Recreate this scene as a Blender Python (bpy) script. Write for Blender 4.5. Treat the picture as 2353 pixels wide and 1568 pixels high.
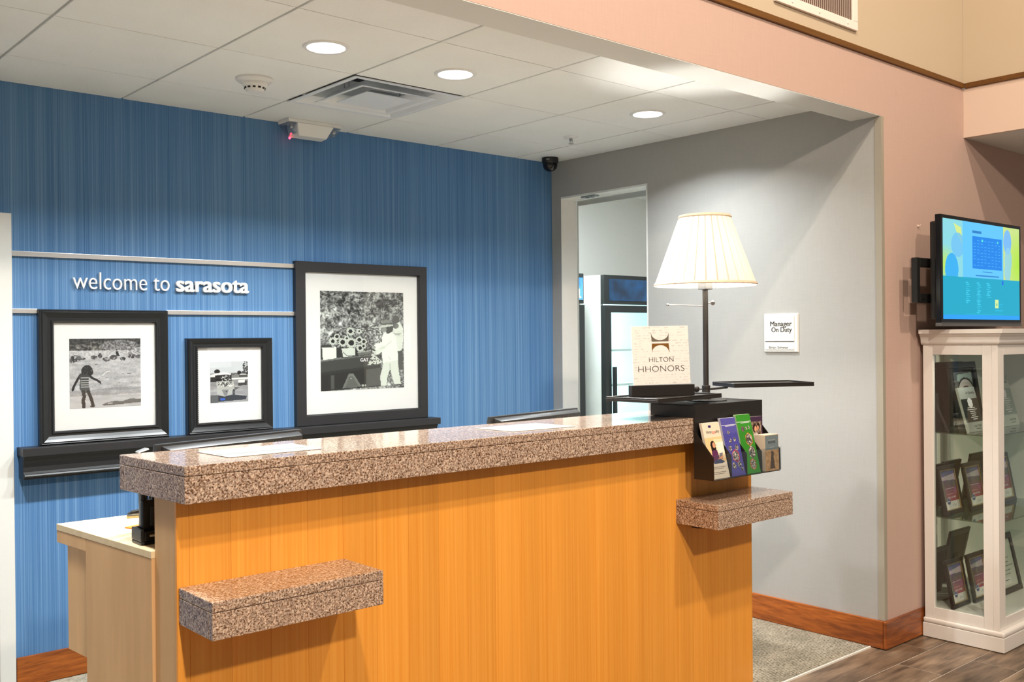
import bpy, bmesh, math, random
import numpy as np
from mathutils import Matrix, Vector, noise as mnoise

for o in list(bpy.data.objects): bpy.data.objects.remove(o)
SC = bpy.context.scene
COL = SC.collection
random.seed(7)

# ------------------------------------------------------------------ camera
F_PX, YAW, PITCH, ROLL = 2278.4, math.radians(41.211), math.radians(-0.174), math.radians(-0.539)
fwd = Vector((math.sin(YAW) * math.cos(PITCH), math.cos(YAW) * math.cos(PITCH), math.sin(PITCH)))
r0 = Vector((math.cos(YAW), -math.sin(YAW), 0)); u0 = r0.cross(fwd)
rt = math.cos(ROLL) * r0 + math.sin(ROLL) * u0
up = -math.sin(ROLL) * r0 + math.cos(ROLL) * u0
cam = bpy.data.cameras.new('camera'); cam.sensor_width = 36; cam.lens = F_PX / 2353 * 36
cam.clip_start = 0.05
camo = bpy.data.objects.new('camera', cam); COL.objects.link(camo)
camo.matrix_world = Matrix(((rt.x, up.x, -fwd.x, 0), (rt.y, up.y, -fwd.y, 0), (rt.z, up.z, -fwd.z, 1.504), (0, 0, 0, 1)))
SC.camera = camo

# ------------------------------------------------------------------ world, lobby lights, exposure
w = bpy.data.worlds.new('world'); SC.world = w; w.use_nodes = True
bg = w.node_tree.nodes['Background']; bg.inputs[0].default_value = (1.0, 0.97, 0.93, 1); bg.inputs[1].default_value = 0.20
SC.view_settings.view_transform = 'Standard'; SC.view_settings.look = 'None'
SC.view_settings.exposure = 0.0; SC.view_settings.gamma = 1.0; SC.view_settings.use_curve_mapping = False

def disc_light(name, loc, target, power, size, color):
    l = bpy.data.lights.new(name, 'AREA'); l.shape = 'DISK'; l.size = size; l.energy = power; l.color = color
    o = bpy.data.objects.new(name, l); COL.objects.link(o); o.location = loc
    o.rotation_euler = (Vector(target) - Vector(loc)).to_track_quat('-Z', 'Y').to_euler()
    return o
WARM = (1.0, 0.84, 0.68)
disc_light('lobby_downlight', (3.3, -0.8, 5.9), (3.3, 1.0, 0), 150, 0.22, WARM)
disc_light('lobby_downlight', (0.46, -0.2, 5.9), (1.6, 1.6, 0), 205, 0.22, WARM)
disc_light('lobby_downlight', (0.7, -2.2, 4.0), (2.2, 2.4, 0.6), 165, 0.2, WARM)

# ------------------------------------------------------------------ helpers
def s2l(c):
    c = c / 255.0
    return c / 12.92 if c <= 0.04045 else ((c + 0.055) / 1.055) ** 2.4
def S(r, g, b): return (s2l(r), s2l(g), s2l(b), 1.0)

WL = {}
def wl(o): return WL.get(o.name, Vector((0, 0, 0)))

def tag(o, label=None, cat=None, group=None, kind=None):
    if label: o['label'] = label
    if cat: o['category'] = cat
    if group: o['group'] = group
    if kind: o['kind'] = kind
    return o

def thing(name, loc, label, cat, group=None):
    o = bpy.data.objects.new(name, None); COL.objects.link(o)
    o.empty_display_size = 0.05; o.location = loc; WL[o.name] = Vector(loc)
    return tag(o, label, cat, group)

def link(name, me, loc, parent=None):
    o = bpy.data.objects.new(name, me); COL.objects.link(o)
    WL[o.name] = Vector(loc)
    if parent is not None:
        o.parent = parent; o.location = Vector(loc) - wl(parent)
    else:
        o.location = loc
    return o

class MB:
    def __init__(s, mat=None): s.bm = bmesh.new(); s.m = mat or Matrix.Identity(4)
    def v(s, *p): return s.bm.verts.new(s.m @ Vector(p))
    def face(s, pts): 
        try: return s.bm.faces.new([s.v(*p) for p in pts])
        except ValueError: return None
    def box(s, x0, x1, y0, y1, z0, z1):
        c = [s.v(x, y, z) for z in (z0, z1) for y in (y0, y1) for x in (x0, x1)]
        for f in ((0, 2, 3, 1), (4, 5, 7, 6), (0, 1, 5, 4), (2, 6, 7, 3), (0, 4, 6, 2), (1, 3, 7, 5)): s.bm.faces.new([c[i] for i in f])
        return s
    def hexa(s, b, t):   # bottom quad, top quad (lists of 4 points)
        c = [s.v(*p) for p in b] + [s.v(*p) for p in t]
        for f in ((3, 2, 1, 0), (4, 5, 6, 7), (0, 1, 5, 4), (1, 2, 6, 5), (2, 3, 7, 6), (3, 0, 4, 7)): s.bm.faces.new([c[i] for i in f])
        return s
    def prism(s, poly, axis, a, b):   # poly: 2d pts in the remaining axes (order x,y,z)
        def P(q, t):
            q = list(q); q.insert('xyz'.index(axis), t); return q
        A = [s.v(*P(q, a)) for q in poly]; B = [s.v(*P(q, b)) for q in poly]; n = len(poly)
        s.bm.faces.new(A); s.bm.faces.new(B[::-1])
        for i in range(n): s.bm.faces.new([A[i], B[i], B[(i + 1) % n], A[(i + 1) % n]])
        return s
    def lathe(s, prof, cx=0, cy=0, n=32, axis='z', close=False):
        rings = []
        for r, z in prof:
            ring = []
            for k in range(n):
                a = 2 * math.pi * k / n
                if axis == 'z': ring.append(s.v(cx + r * math.cos(a), cy + r * math.sin(a), z))
            rings.append(ring)
        for i in range(len(rings) - 1):
            for k in range(n): s.bm.faces.new([rings[i][k], rings[i][(k + 1) % n], rings[i + 1][(k + 1) % n], rings[i + 1][k]])
        if close or prof[0][0] > 1e-6 and close is None: pass
        for ring, (r, z) in ((rings[0], prof[0]), (rings[-1], prof[-1])):
            if close: s.bm.faces.new(ring)
        return s
    def tube(s, pts, r, n=10):
        pts = [Vector(p) for p in pts]; rings = []
        for i, p in enumerate(pts):
            d = (pts[min(i + 1, len(pts) - 1)] - pts[max(i - 1, 0)]).normalized()
            a = d.orthogonal().normalized(); b = d.cross(a)
            rr = r[i] if isinstance(r, (list, tuple)) else r
            rings.append([s.v(*(p + rr * (math.cos(2 * math.pi * k / n) * a + math.sin(2 * math.pi * k / n) * b))) for k in range(n)])
        for i in range(len(rings) - 1):
            # keep rings aligned by nearest vertex
            best = min(range(n), key=lambda q: (rings[i + 1][q].co - rings[i][0].co).length)
            rings[i + 1] = rings[i + 1][best:] + rings[i + 1][:best]
            for k in range(n): s.bm.faces.new([rings[i][k], rings[i][(k + 1) % n], rings[i + 1][(k + 1) % n], rings[i + 1][k]])
        s.bm.faces.new(rings[0]); s.bm.faces.new(rings[-1])
        return s
    def ball(s, c, r, sx=1, sy=1, sz=1, n=16):
        m = s.m @ Matrix.Translation(c) @ Matrix.Diagonal((r * sx, r * sy, r * sz, 1))
        bmesh.ops.create_uvsphere(s.bm, u_segments=n, v_segments=n // 2, radius=1, matrix=m); return s
    def build(s, name, mat, parent=None, bevel=0, seg=2, smooth=False, kind=None, label=None, merge=False):
        bm = s.bm
        if merge: bmesh.ops.remove_doubles(bm, verts=bm.verts, dist=1e-5)
        bmesh.ops.recalc_face_normals(bm, faces=bm.faces)
        if bevel:
            bm.edges.ensure_lookup_table()
            ed = [e for e in bm.edges if len(e.link_faces) == 2 and e.calc_face_angle(0) > 0.5]
            bmesh.ops.bevel(bm, geom=ed, offset=bevel, segments=seg, affect='EDGES', profile=0.6, clamp_overlap=True)
        xs = [v.co for v in bm.verts]
        c = Vector(((min(p.x for p in xs) + max(p.x for p in xs)) / 2, (min(p.y for p in xs) + max(p.y for p in xs)) / 2, min(p.z for p in xs)))
        bmesh.ops.translate(bm, verts=bm.verts, vec=-c)
        me = bpy.data.meshes.new(name); bm.to_mesh(me); bm.free()
        if mat: me.materials.append(mat)
        if smooth:
            for p in me.polygons: p.use_smooth = True
            try: me.set_sharp_from_angle(angle=math.radians(40))
            except Exception: pass
        o = link(name, me, c, parent)
        return tag(o, label, None, None, kind)

def box(name, mat, parent, x0, x1, y0, y1, z0, z1, bevel=0, **k):
    return MB().box(x0, x1, y0, y1, z0, z1).build(name, mat, parent, bevel=bevel, **k)
def struct(o, label=None, cat=None): return tag(o, label, cat, None, 'structure')

# orientation matrices for flat things: local x right, y up, z towards the viewer
def face_mat(loc, right, upv):
    right = Vector(right).normalized(); upv = Vector(upv).normalized(); n = right.cross(upv)
    return Matrix(((right.x, upv.x, n.x, loc[0]), (right.y, upv.y, n.y, loc[1]), (right.z, upv.z, n.z, loc[2]), (0, 0, 0, 1)))

def text_mesh(body, offset=0.0, extrude=0.0, shear=0.0):
    c = bpy.data.curves.new('lettering', 'FONT'); c.body = body; c.size = 1; c.offset = offset; c.extrude = extrude; c.shear = shear
    c.resolution_u = 4
    o = bpy.data.objects.new('tmp', c); COL.objects.link(o)
    bpy.context.view_layer.update()
    me = bpy.data.meshes.new_from_object(o.evaluated_get(bpy.context.evaluated_depsgraph_get()))
    bpy.data.objects.remove(o); bpy.data.curves.remove(c)
    return me
def embolden(me, dx, dy=0.0):
    bm = bmesh.new()
    for k in (-1, 0, 1):
        for j in ((-1, 1) if dy else (0,)):
            c2 = me.copy(); c2.transform(Matrix.Translation((k * dx, j * dy, .0012 * (k + 1 + 3 * j)))); bm.from_mesh(c2); bpy.data.meshes.remove(c2)
    bm.to_mesh(me); bm.free(); return me
def me_bounds(me):
    n = len(me.vertices); a = np.empty(n * 3); me.vertices.foreach_get('co', a); a = a.reshape(-1, 3)
    return a.min(0), a.max(0)
def lettering(body, M4, width, mat, parent, height=None, offset=0.0, depth=0.0006, align='L', name='lettering', shear=0):
    """flat or raised writing; its lower left (or lower centre) sits at the origin of M4"""
    me = text_mesh(body, min(offset, 0.0), 0.02, shear)
    if offset > 0:      # heavier weight: the same glyphs laid side by side
        embolden(me, offset)
    lo, hi = me_bounds(me)
    sx = width / (hi[0] - lo[0]); sy = (height / (hi[1] - lo[1])) if height else sx
    ox = -lo[0] if align == 'L' else -(lo[0] + hi[0]) / 2
    T = M4 @ Matrix.Diagonal((sx, sy, depth / 0.04, 1)) @ Matrix.Translation((ox, -lo[1], 0.02))
    me.transform(T)
    lo, hi = me_bounds(me); c = Vector(((lo[0] + hi[0]) / 2, (lo[1] + hi[1]) / 2, lo[2]))
    me.transform(Matrix.Translation(-c)); me.materials.clear(); me.materials.append(mat); me.name = name
    return link(name, me, c, parent)

# ------------------------------------------------------------------ materials
def new_mat(name):
    m = bpy.data.materials.new(name); m.use_nodes = True
    nt = m.node_tree; return m, nt, nt.nodes['Principled BSDF']
def plain(name, col, rough=0.5, metal=0.0, coat=0.0, spec=0.5, noise=0.0, nscale=40, bump=0.0):
    m, nt, b = new_mat(name)
    b.inputs['Base Color'].default_value = col; b.inputs['Roughness'].default_value = rough
    b.inputs['Metallic'].default_value = metal; b.inputs['Coat Weight'].default_value = coat
    b.inputs['Specular IOR Level'].default_value = spec
    if noise or bump:
        tc = nt.nodes.new('ShaderNodeTexCoord'); n = nt.nodes.new('ShaderNodeTexNoise'); n.inputs['Scale'].default_value = nscale; n.inputs['Detail'].default_value = 4
        nt.links.new(tc.outputs['Object'], n.inputs['Vector'])
        if noise:
            mx = nt.nodes.new('ShaderNodeMix'); mx.data_type = 'RGBA'
            mx.inputs['A'].default_value = tuple(c * (1 - noise) for c in col[:3]) + (1,)
            mx.inputs['B'].default_value = tuple(min(1, c * (1 + noise)) for c in col[:3]) + (1,)
            nt.links.new(n.outputs['Fac'], mx.inputs['Factor']); nt.links.new(mx.outputs['Result'], b.inputs['Base Color'])
        if bump:
            bp = nt.nodes.new('ShaderNodeBump'); bp.inputs['Strength'].default_value = bump; bp.inputs['Distance'].default_value = 0.002
            nt.links.new(n.outputs['Fac'], bp.inputs['Height']); nt.links.new(bp.outputs['Normal'], b.inputs['Normal'])
    return m
def emit(name, col, strength):
    m, nt, b = new_mat(name)
    b.inputs['Base Color'].default_value = (0, 0, 0, 1); b.inputs['Emission Color'].default_value = col; b.inputs['Emission Strength'].default_value = strength
    b.inputs['Roughness'].default_value = 0.3
    return m
def stretch(nt, scale, coord='Object', random_shift=False):
    tc = nt.nodes.new('ShaderNodeTexCoord'); mp = nt.nodes.new('ShaderNodeMapping'); mp.inputs['Scale'].default_value = scale
    nt.links.new(tc.outputs[coord], mp.inputs['Vector'])
    if random_shift:
        oi = nt.nodes.new('ShaderNodeObjectInfo'); mul = nt.nodes.new('ShaderNodeMath'); mul.operation = 'MULTIPLY'; mul.inputs[1].default_value = 57.0
        nt.links.new(oi.outputs['Random'], mul.inputs[0]); cb = nt.nodes.new('ShaderNodeCombineXYZ')
        for k in range(3): nt.links.new(mul.outputs[0], cb.inputs[k])
        nt.links.new(cb.outputs[0], mp.inputs['Location'])
    return mp
def ramp(nt, src, stops):
    r = nt.nodes.new('ShaderNodeValToRGB'); e = r.color_ramp.elements
    while len(e) < len(stops): e.new(0.5)
    for el, (p, c) in zip(e, stops): el.position = p; el.color = c
    nt.links.new(src, r.inputs['Fac']); return r
def noise_node(nt, mp, scale, detail=3, rough=0.5):
    n = nt.nodes.new('ShaderNodeTexNoise'); n.inputs['Scale'].default_value = scale; n.inputs['Detail'].default_value = detail; n.inputs['Roughness'].default_value = rough
    nt.links.new(mp.outputs['Vector'], n.inputs['Vector']); return n
def mixc(nt, fac, a, b, mode='MIX'):
    m = nt.nodes.new('ShaderNodeMix'); m.data_type = 'RGBA'; m.blend_type = mode
    for s, k in ((fac, 'Factor'), (a, 'A'), (b, 'B')):
        if hasattr(s, 'node'): nt.links.new(s, m.inputs[k])
        else: m.inputs[k].default_value = s
    return m

def mat_blue():
    m, nt, b = new_mat('blue_strie_wallpaper')
    fine = noise_node(nt, stretch(nt, (300, 1, 0.35)), 1.0, 3, 0.7)
    mid = noise_node(nt, stretch(nt, (38, 1, 0.15)), 1.0, 2, 0.5)
    big = noise_node(nt, stretch(nt, (1.6, 1, 0.5)), 1.0, 1, 0.4)
    a = ramp(nt, fine.outputs['Fac'], [(0.30, (0.046, 0.130, 0.300, 1)), (0.5, (0.098, 0.226, 0.435, 1)), (0.70, (0.190, 0.338, 0.535, 1))])
    c = ramp(nt, mid.outputs['Fac'], [(0.35, (0.84, 0.90, 0.94, 1)), (0.65, (1.14, 1.08, 1.05, 1))])
    d = ramp(nt, big.outputs['Fac'], [(0.35, (0.9, 0.95, 1.0, 1)), (0.65, (1.08, 1.04, 1.0, 1))])
    x = mixc(nt, 1.0, a.outputs[0], c.outputs[0], 'MULTIPLY'); x = mixc(nt, 1.0, x.outputs['Result'], d.outputs[0], 'MULTIPLY')
    nt.links.new(x.outputs['Result'], b.inputs['Base Color']); b.inputs['Roughness'].default_value = 0.62; b.inputs['Specular IOR Level'].default_value = 0.25
    return m
def mat_linen(name, col, amt=0.05, rough=0.75):
    m, nt, b = new_mat(name)
    h = noise_node(nt, stretch(nt, (12, 12, 420)), 1.0, 2, 0.6); v = noise_node(nt, stretch(nt, (420, 420, 12)), 1.0, 2, 0.6)
    lo = tuple(c * (1 - amt) for c in col[:3]) + (1,); hi = tuple(min(1, c * (1 + amt)) for c in col[:3]) + (1,)
    a = ramp(nt, h.outputs['Fac'], [(0.3, lo), (0.7, hi)]); c = ramp(nt, v.outputs['Fac'], [(0.3, lo), (0.7, hi)])
    x = mixc(nt, 0.5, a.outputs[0], c.outputs[0]); nt.links.new(x.outputs['Result'], b.inputs['Base Color'])
    b.inputs['Roughness'].default_value = rough; b.inputs['Specular IOR Level'].default_value = 0.2
    return m
def mat_granite():
    m, nt, b = new_mat('speckled_granite')
    mp = stretch(nt, (1, 1, 1), random_shift=True)
    n1 = noise_node(nt, mp, 190, 4, 0.7); n2 = noise_node(nt, mp, 330, 2, 0.6)
    vo = nt.nodes.new('ShaderNodeTexVoronoi'); vo.inputs['Scale'].default_value = 190; nt.links.new(mp.outputs['Vector'], vo.inputs['Vector'])
    a = ramp(nt, n1.outputs['Fac'], [(0.33, (0.035, 0.02, 0.014, 1)), (0.425, (0.20, 0.105, 0.055, 1)), (0.485, (0.44, 0.32, 0.24, 1)), (0.62, (0.66, 0.56, 0.47, 1))])
    d = ramp(nt, n2.outputs['Fac'], [(0.31, (0.06, 0.05, 0.045, 1)), (0.40, (1, 1, 1, 1))])
    e = ramp(nt, vo.outputs['Color'], [(0.2, (0.55, 0.5, 0.48, 1)), (0.8, (1.25, 1.2, 1.15, 1))])
    x = mixc(nt, 0.8, a.outputs[0], d.outputs[0], 'MULTIPLY'); x = mixc(nt, 0.8, x.outputs['Result'], e.outputs[0], 'MULTIPLY')
    nt.links.new(x.outputs['Result'], b.inputs['Base Color']); b.inputs['Roughness'].default_value = 0.09; b.inputs['Specular IOR Level'].default_value = 0.65
    return m
def mat_wood(name, c0, c1, grain=(120, 120, 1.5), rough=0.4, var=0.08, coat=0.0, dark=None):
    m, nt, b = new_mat(name)
    n = noise_node(nt, stretch(nt, grain, random_shift=True), 1.0, 3, 0.6)
    l = noise_node(nt, stretch(nt, tuple(g * 0.08 for g in grain), random_shift=True), 1.0, 2, 0.5)
    a = ramp(nt, n.outputs['Fac'], [(0.3, c0), (0.7, c1)])
    d = ramp(nt, l.outputs['Fac'], [(0.3, (1 - var, 1 - var, 1 - var, 1)), (0.7, (1 + var, 1 + var, 1 + var, 1))] if not dark else [(0.33, dark), (0.52, (1, 1, 1, 1))])
    x = mixc(nt, 1.0, a.outputs[0], d.outputs[0], 'MULTIPLY')
    oi = nt.nodes.new('ShaderNodeObjectInfo'); q = ramp(nt, oi.outputs['Random'], [(0, (1 - var, 1 - var, 1 - var, 1)), (1, (1 + var * .6, 1 + var * .6, 1 + var * .6, 1))])
    x = mixc(nt, 1.0, x.outputs['Result'], q.outputs[0], 'MULTIPLY')
    nt.links.new(x.outputs['Result'], b.inputs['Base Color']); b.inputs['Roughness'].default_value = rough; b.inputs['Coat Weight'].default_value = coat; b.inputs['Coat Roughness'].default_value = 0.15
    return m
def mat_pane(name, tint=(1, 1, 1, 1), refl=0.09, rough=0.0):
    m, nt, b = new_mat(name); nt.nodes.remove(b); out = nt.nodes['Material Output']
    t = nt.nodes.new('ShaderNodeBsdfTransparent'); t.inputs[0].default_value = tint
    g = nt.nodes.new('ShaderNodeBsdfGlossy'); g.inputs['Roughness'].default_value = rough
    fr = nt.nodes.new('ShaderNodeLayerWeight'); fr.inputs['Blend'].default_value = 0.5
    mr = nt.nodes.new('ShaderNodeMapRange'); mr.inputs['From Min'].default_value = 0.0; mr.inputs['From Max'].default_value = 1.0
    mr.inputs['To Min'].default_value = refl * 0.6; mr.inputs['To Max'].default_value = min(1, refl * 5)
    pw = nt.nodes.new('ShaderNodeMath'); pw.operation = 'POWER'; pw.inputs[1].default_value = 3
    nt.links.new(fr.outputs['Facing'], pw.inputs[0]); nt.links.new(pw.outputs[0], mr.inputs['Value'])
    mx = nt.nodes.new('ShaderNodeMixShader'); nt.links.new(mr.outputs['Result'], mx.inputs[0]); nt.links.new(t.outputs[0], mx.inputs[1]); nt.links.new(g.outputs[0], mx.inputs[2])
    nt.links.new(mx.outputs[0], out.inputs['Surface']); return m
def mat_shade():
    m, nt, b = new_mat('pleated_shade_fabric'); nt.nodes.remove(b); out = nt.nodes['Material Output']
    d = nt.nodes.new('ShaderNodeBsdfDiffuse'); d.inputs[0].default_value = (0.80, 0.77, 0.70, 1)
    t = nt.nodes.new('ShaderNodeBsdfTranslucent'); t.inputs[0].default_value = (0.92, 0.84, 0.68, 1)
    mx = nt.nodes.new('ShaderNodeMixShader'); mx.inputs[0].default_value = 0.0115
    nt.links.new(d.outputs[0], mx.inputs[1]); nt.links.new(t.outputs[0], mx.inputs[2]); nt.links.new(mx.outputs[0], out.inputs['Surface']); return m
def mat_print(name, strength=0.0, rough=0.5):
    m, nt, b = new_mat(name); a = nt.nodes.new('ShaderNodeAttribute'); a.attribute_name = 'ink'
    if strength:
        b.inputs['Base Color'].default_value = (0.01, 0.01, 0.01, 1); nt.links.new(a.outputs['Color'], b.inputs['Emission Color']); b.inputs['Emission Strength'].default_value = strength
        b.inputs['Roughness'].default_value = 0.15
    else:
        nt.links.new(a.outputs['Color'], b.inputs['Base Color']); b.inputs['Roughness'].default_value = rough
    return m
def mat_tile_ceiling():
    m, nt, b = new_mat('mineral_fibre_ceiling_tile')
    mp = stretch(nt, (1, 1, 1), random_shift=True); n = noise_node(nt, mp, 260, 3, 0.7); l = noise_node(nt, mp, 3, 2, 0.5)
    a = ramp(nt, n.outputs['Fac'], [(0.3, (0.83, 0.85, 0.84, 1)), (0.7, (0.91, 0.93, 0.92, 1))]); d = ramp(nt, l.outputs['Fac'], [(0.3, (0.96, 0.96, 0.95, 1)), (0.7, (1, 1, 1, 1))])
    x = mixc(nt, 1.0, a.outputs[0], d.outputs[0], 'MULTIPLY'); nt.links.new(x.outputs['Result'], b.inputs['Base Color'])
    bp = nt.nodes.new('ShaderNodeBump'); bp.inputs['Strength'].default_value = 0.25; bp.inputs['Distance'].default_value = 0.001
    nt.links.new(n.outputs['Fac'], bp.inputs['Height']); nt.links.new(bp.outputs['Normal'], b.inputs['Normal']); b.inputs['Roughness'].default_value = 0.85
    b.inputs['Specular IOR Level'].default_value = 0.15
    return m
def mat_carpet():
    m, nt, b = new_mat('ribbed_carpet')
    n = noise_node(nt, stretch(nt, (60, 260, 60)), 1.0, 4, 0.7); l = noise_node(nt, stretch(nt, (5, 7, 5)), 1.0, 3, 0.6)
    a = ramp(nt, n.outputs['Fac'], [(0.3, (0.13, 0.115, 0.09, 1)), (0.48, (0.42, 0.385, 0.315, 1)), (0.7, (0.60, 0.56, 0.48, 1))])
    d = ramp(nt, l.outputs['Fac'], [(0.3, (0.58, 0.58, 0.55, 1)), (0.7, (0.92, 0.90, 0.86, 1))])
    x = mixc(nt, 1.0, a.outputs[0], d.outputs[0], 'MULTIPLY')
    wv = nt.nodes.new('ShaderNodeTexWave'); wv.bands_direction = 'Y'; wv.inputs['Scale'].default_value = 2 * math.pi / (20 * 0.01215) ; wv.inputs['Distortion'].default_value = 1.2; wv.inputs['Detail Scale'].default_value = 3.0
    tcw = nt.nodes.new('ShaderNodeTexCoord'); nt.links.new(tcw.outputs['Object'], wv.inputs['Vector'])
    br = noise_node(nt, stretch(nt, (45, 90, 1)), 1.0, 2, 0.6)
    rw = ramp(nt, wv.outputs['Fac'], [(0.0, (0.30, 0.29, 0.27, 1)), (0.30, (1, 1, 1, 1))])
    rb = ramp(nt, br.outputs['Fac'], [(0.42, (0, 0, 0, 1)), (0.55, (1, 1, 1, 1))])
    y = mixc(nt, rb.outputs[0], (1, 1, 1, 1), rw.outputs[0])
    x = mixc(nt, 1.0, x.outputs['Result'], y.outputs['Result'], 'MULTIPLY')
    nt.links.new(x.outputs['Result'], b.inputs['Base Color']); b.inputs['Roughness'].default_value = 0.95
    b.inputs['Specular IOR Level'].default_value = 0.05
    return m

BLUE = mat_blue()
GRAY = mat_linen('grey_linen_wallpaper', (0.385, 0.385, 0.37, 1))
LINEN_WARMLIT = mat_linen('linen_wallpaper_warm_light_tint', (0.54, 0.385, 0.325, 1))  # same wallpaper as GRAY, with warm lobby light put into the colour
BEIGE = plain('beige_wall_paint', (0.54, 0.445, 0.325, 1), 0.8, spec=0.2)
FASCIA = plain('peach_wall_paint', (0.70, 0.55, 0.45, 1), 0.8, spec=0.2)
SOFFIT = plain('white_soffit_paint', (0.72, 0.73, 0.70, 1), 0.7, spec=0.2)
WHITE = plain('white_paint', (0.74, 0.75, 0.72, 1), 0.5, noise=0.02)
BROWN = mat_wood('dark_brown_trim', S(88, 52, 6), S(112, 70, 14), (2, 90, 90), 0.5)
TILE = mat_tile_ceiling()
GRID = plain('ceiling_grid_metal', (0.50, 0.50, 0.47, 1), 0.5)
GRANITE = mat_granite()
BOARD = mat_wood('amber_wood_board', (0.79, 0.305, 0.032, 1), (0.88, 0.395, 0.065, 1), (150, 150, 1.2), 0.42, 0.05, 0.15)
VENEER = mat_wood('pale_maple_veneer', S(208, 166, 116), S(226, 184, 134), (35, 9, 1.2), 0.45, 0.07)
DESKTOP = mat_wood('light_maple_laminate', S(222, 200, 160), S(236, 216, 178), (1.2, 20, 20), 0.4, 0.04)
BASEW = mat_wood('stained_baseboard_wood', S(128, 64, 18), S(184, 102, 38), (9, 9, 90), 0.38, 0.1, 0.2, dark=(0.45, 0.38, 0.32, 1))
FLOORT = mat_wood('wood_look_floor_tile', S(74, 60, 48), S(152, 128, 104), (4, 26, 20), 0.38, 0.12, 0.05, dark=(0.55, 0.5, 0.46, 1))
GROUT = plain('pale_grout', S(206, 196, 180), 0.8)
CARPET = mat_carpet()
BLACKF = plain('satin_black_lacquer', (0.016, 0.017, 0.018, 1), 0.28, spec=0.5)
BLACKM = plain('black_flat_frame', (0.022, 0.022, 0.024, 1), 0.42)
BLACKP = plain('black_plastic', (0.012, 0.012, 0.012, 1), 0.32)
MAT = plain('white_mat_board', (0.80, 0.81, 0.79, 1), 0.85, spec=0.1, noise=0.015)
SILVER = plain('brushed_aluminium', (0.80, 0.78, 0.75, 1), 0.3, 0.85)
LETTER = plain('white_acrylic_letter', (0.86, 0.86, 0.84, 1), 0.4)
LETTER_EDGE = plain('grey_letter', (0.6, 0.6, 0.6, 1), 0.4)
PANE = mat_pane('picture_glass', (1, 1, 1, 1), 0.10)
ACRYL = mat_pane('clear_acrylic', (0.93, 0.95, 0.95, 1), 0.12)
CABGLASS = mat_pane('cabinet_glass', (0.93, 0.96, 0.94, 1), 0.09)
SHELFGL = mat_pane('green_tint_shelf_glass', (0.72, 0.86, 0.79, 1), 0.22)
MIRROR = plain('mirror', (0.76, 0.82, 0.78, 1), 0.03, 1.0)
CABW = plain('white_cabinet_lacquer', (0.80, 0.77, 0.73, 1), 0.32, noise=0.015)
METALD = plain('hammered_dark_metal', (0.045, 0.04, 0.036, 1), 0.42, 0.6, noise=0.4, nscale=350, bump=0.6)
METALB = plain('black_sheet_metal', (0.020, 0.017, 0.015, 1), 0.38, 0.2)
CHROME = plain('satin_nickel', (0.62, 0.62, 0.62, 1), 0.25, 1.0)
SHADE = mat_shade()
SHADETRIM = plain('shade_trim_ribbon', (0.70, 0.55, 0.40, 1), 0.8)
PLASTW = plain('white_plastic', (0.80, 0.81, 0.80, 1), 0.4)
PLASTC = mat_pane('clear_lamp_lens', (0.86, 0.9, 0.94, 1), 0.25, 0.1)
PRINT = mat_print('photo_print', 0, 0.45)
PAPERP = mat_print('printed_paper', 0, 0.4)
SCREEN = mat_print('lit_display', 1.0)
INK = plain('dark_grey_ink', (0.030, 0.028, 0.026, 1), 0.5)
INKL = plain('light_grey_ink', (0.62, 0.60, 0.585, 1), 0.7)
INKW = plain('white_ink', (0.85, 0.85, 0.85, 1), 0.6)
INKR = plain('red_ink', S(220, 40, 40), 0.6)
PAPER = plain('white_paper', (0.80, 0.78, 0.76, 1), 0.6)
GOLD = plain('gold_lip', (0.55, 0.42, 0.20, 1), 0.3, 0.8)
DARKIN = plain('dark_plenum', (0.02, 0.02, 0.02, 1), 0.8)

# ------------------------------------------------------------------ the setting
YW, XG, YP, ZC = 4.667, 4.441, 2.392, 2.635     # back wall, grey side wall, lobby wall plane, dropped ceiling
SX, SY = -0.60, 2.546                            # alcove left end, inner face of the header

def strow(name, mat, label, *bx):
    m = MB()
    for b in bx: m.box(*b)
    return struct(m.build(name, mat), label, 'wall' if name.startswith('wall') else name.split('_')[0])

strow('wall_back', BLUE, 'blue vertically streaked wallpaper wall behind the counter', (SX, XG, YW, YW + .12, 0, 2.80))
strow('wall_left', GRAY, 'grey linen wall closing the desk alcove', (SX - .12, SX, 2.40, YW + .12, 0, 2.80))
strow('wall_right', GRAY, 'grey linen side wall of the desk alcove with an open doorway',
      (XG, XG + .14, 2.400, 3.852, 0, 2.80), (XG, XG + .14, 4.583, YW + .12, 0, 2.80), (XG, XG + .14, 3.852, 4.583, 2.406, 2.80))
wf = strow('wall_front', LINEN_WARMLIT, 'linen wall and header around the counter opening, warm light put into its colour',
           (SX - .12, XG, YP, SY, 2.549, 2.811), (XG, XG + .14, YP, 2.3995, 0, 2.811), (XG + .1405, 9.0, YP, 2.53, 0, 2.811), (-3.2, SX - .1205, YP, 2.53, 0, 2.811))
box('header_soffit', SOFFIT, wf, SX, XG - .0005, YP + .001, SY, 2.546, 2.549)
strow('wall_upper', BEIGE, 'plain beige upper wall above the brown trim line', (-3.2, 5.3145, YP, 2.53, 2.839, 6.2))
strow('wall_side', FASCIA, 'peach fascia dropping to the low soffit', (5.315, 5.335, -4.0, YP - .0005, 2.551, 2.811))
strow('wall_side_upper', BEIGE, 'beige upper side wall meeting the grille wall at the corner', (5.315, 5.43, -4.0, YP - .0005, 2.839, 6.2))
struct(MB().box(-3.2, 5.305, YP - .012, 2.53, 2.8115, 2.8385).build('trim_1', BROWN, bevel=.003), 'dark brown picture rail across the header wall', 'trim')
struct(MB().box(5.303, 5.43, -4.0, YP - .0135, 2.8115, 2.8385).build('trim_2', BROWN, bevel=.003), 'dark brown picture rail along the peach fascia', 'trim')
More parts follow.
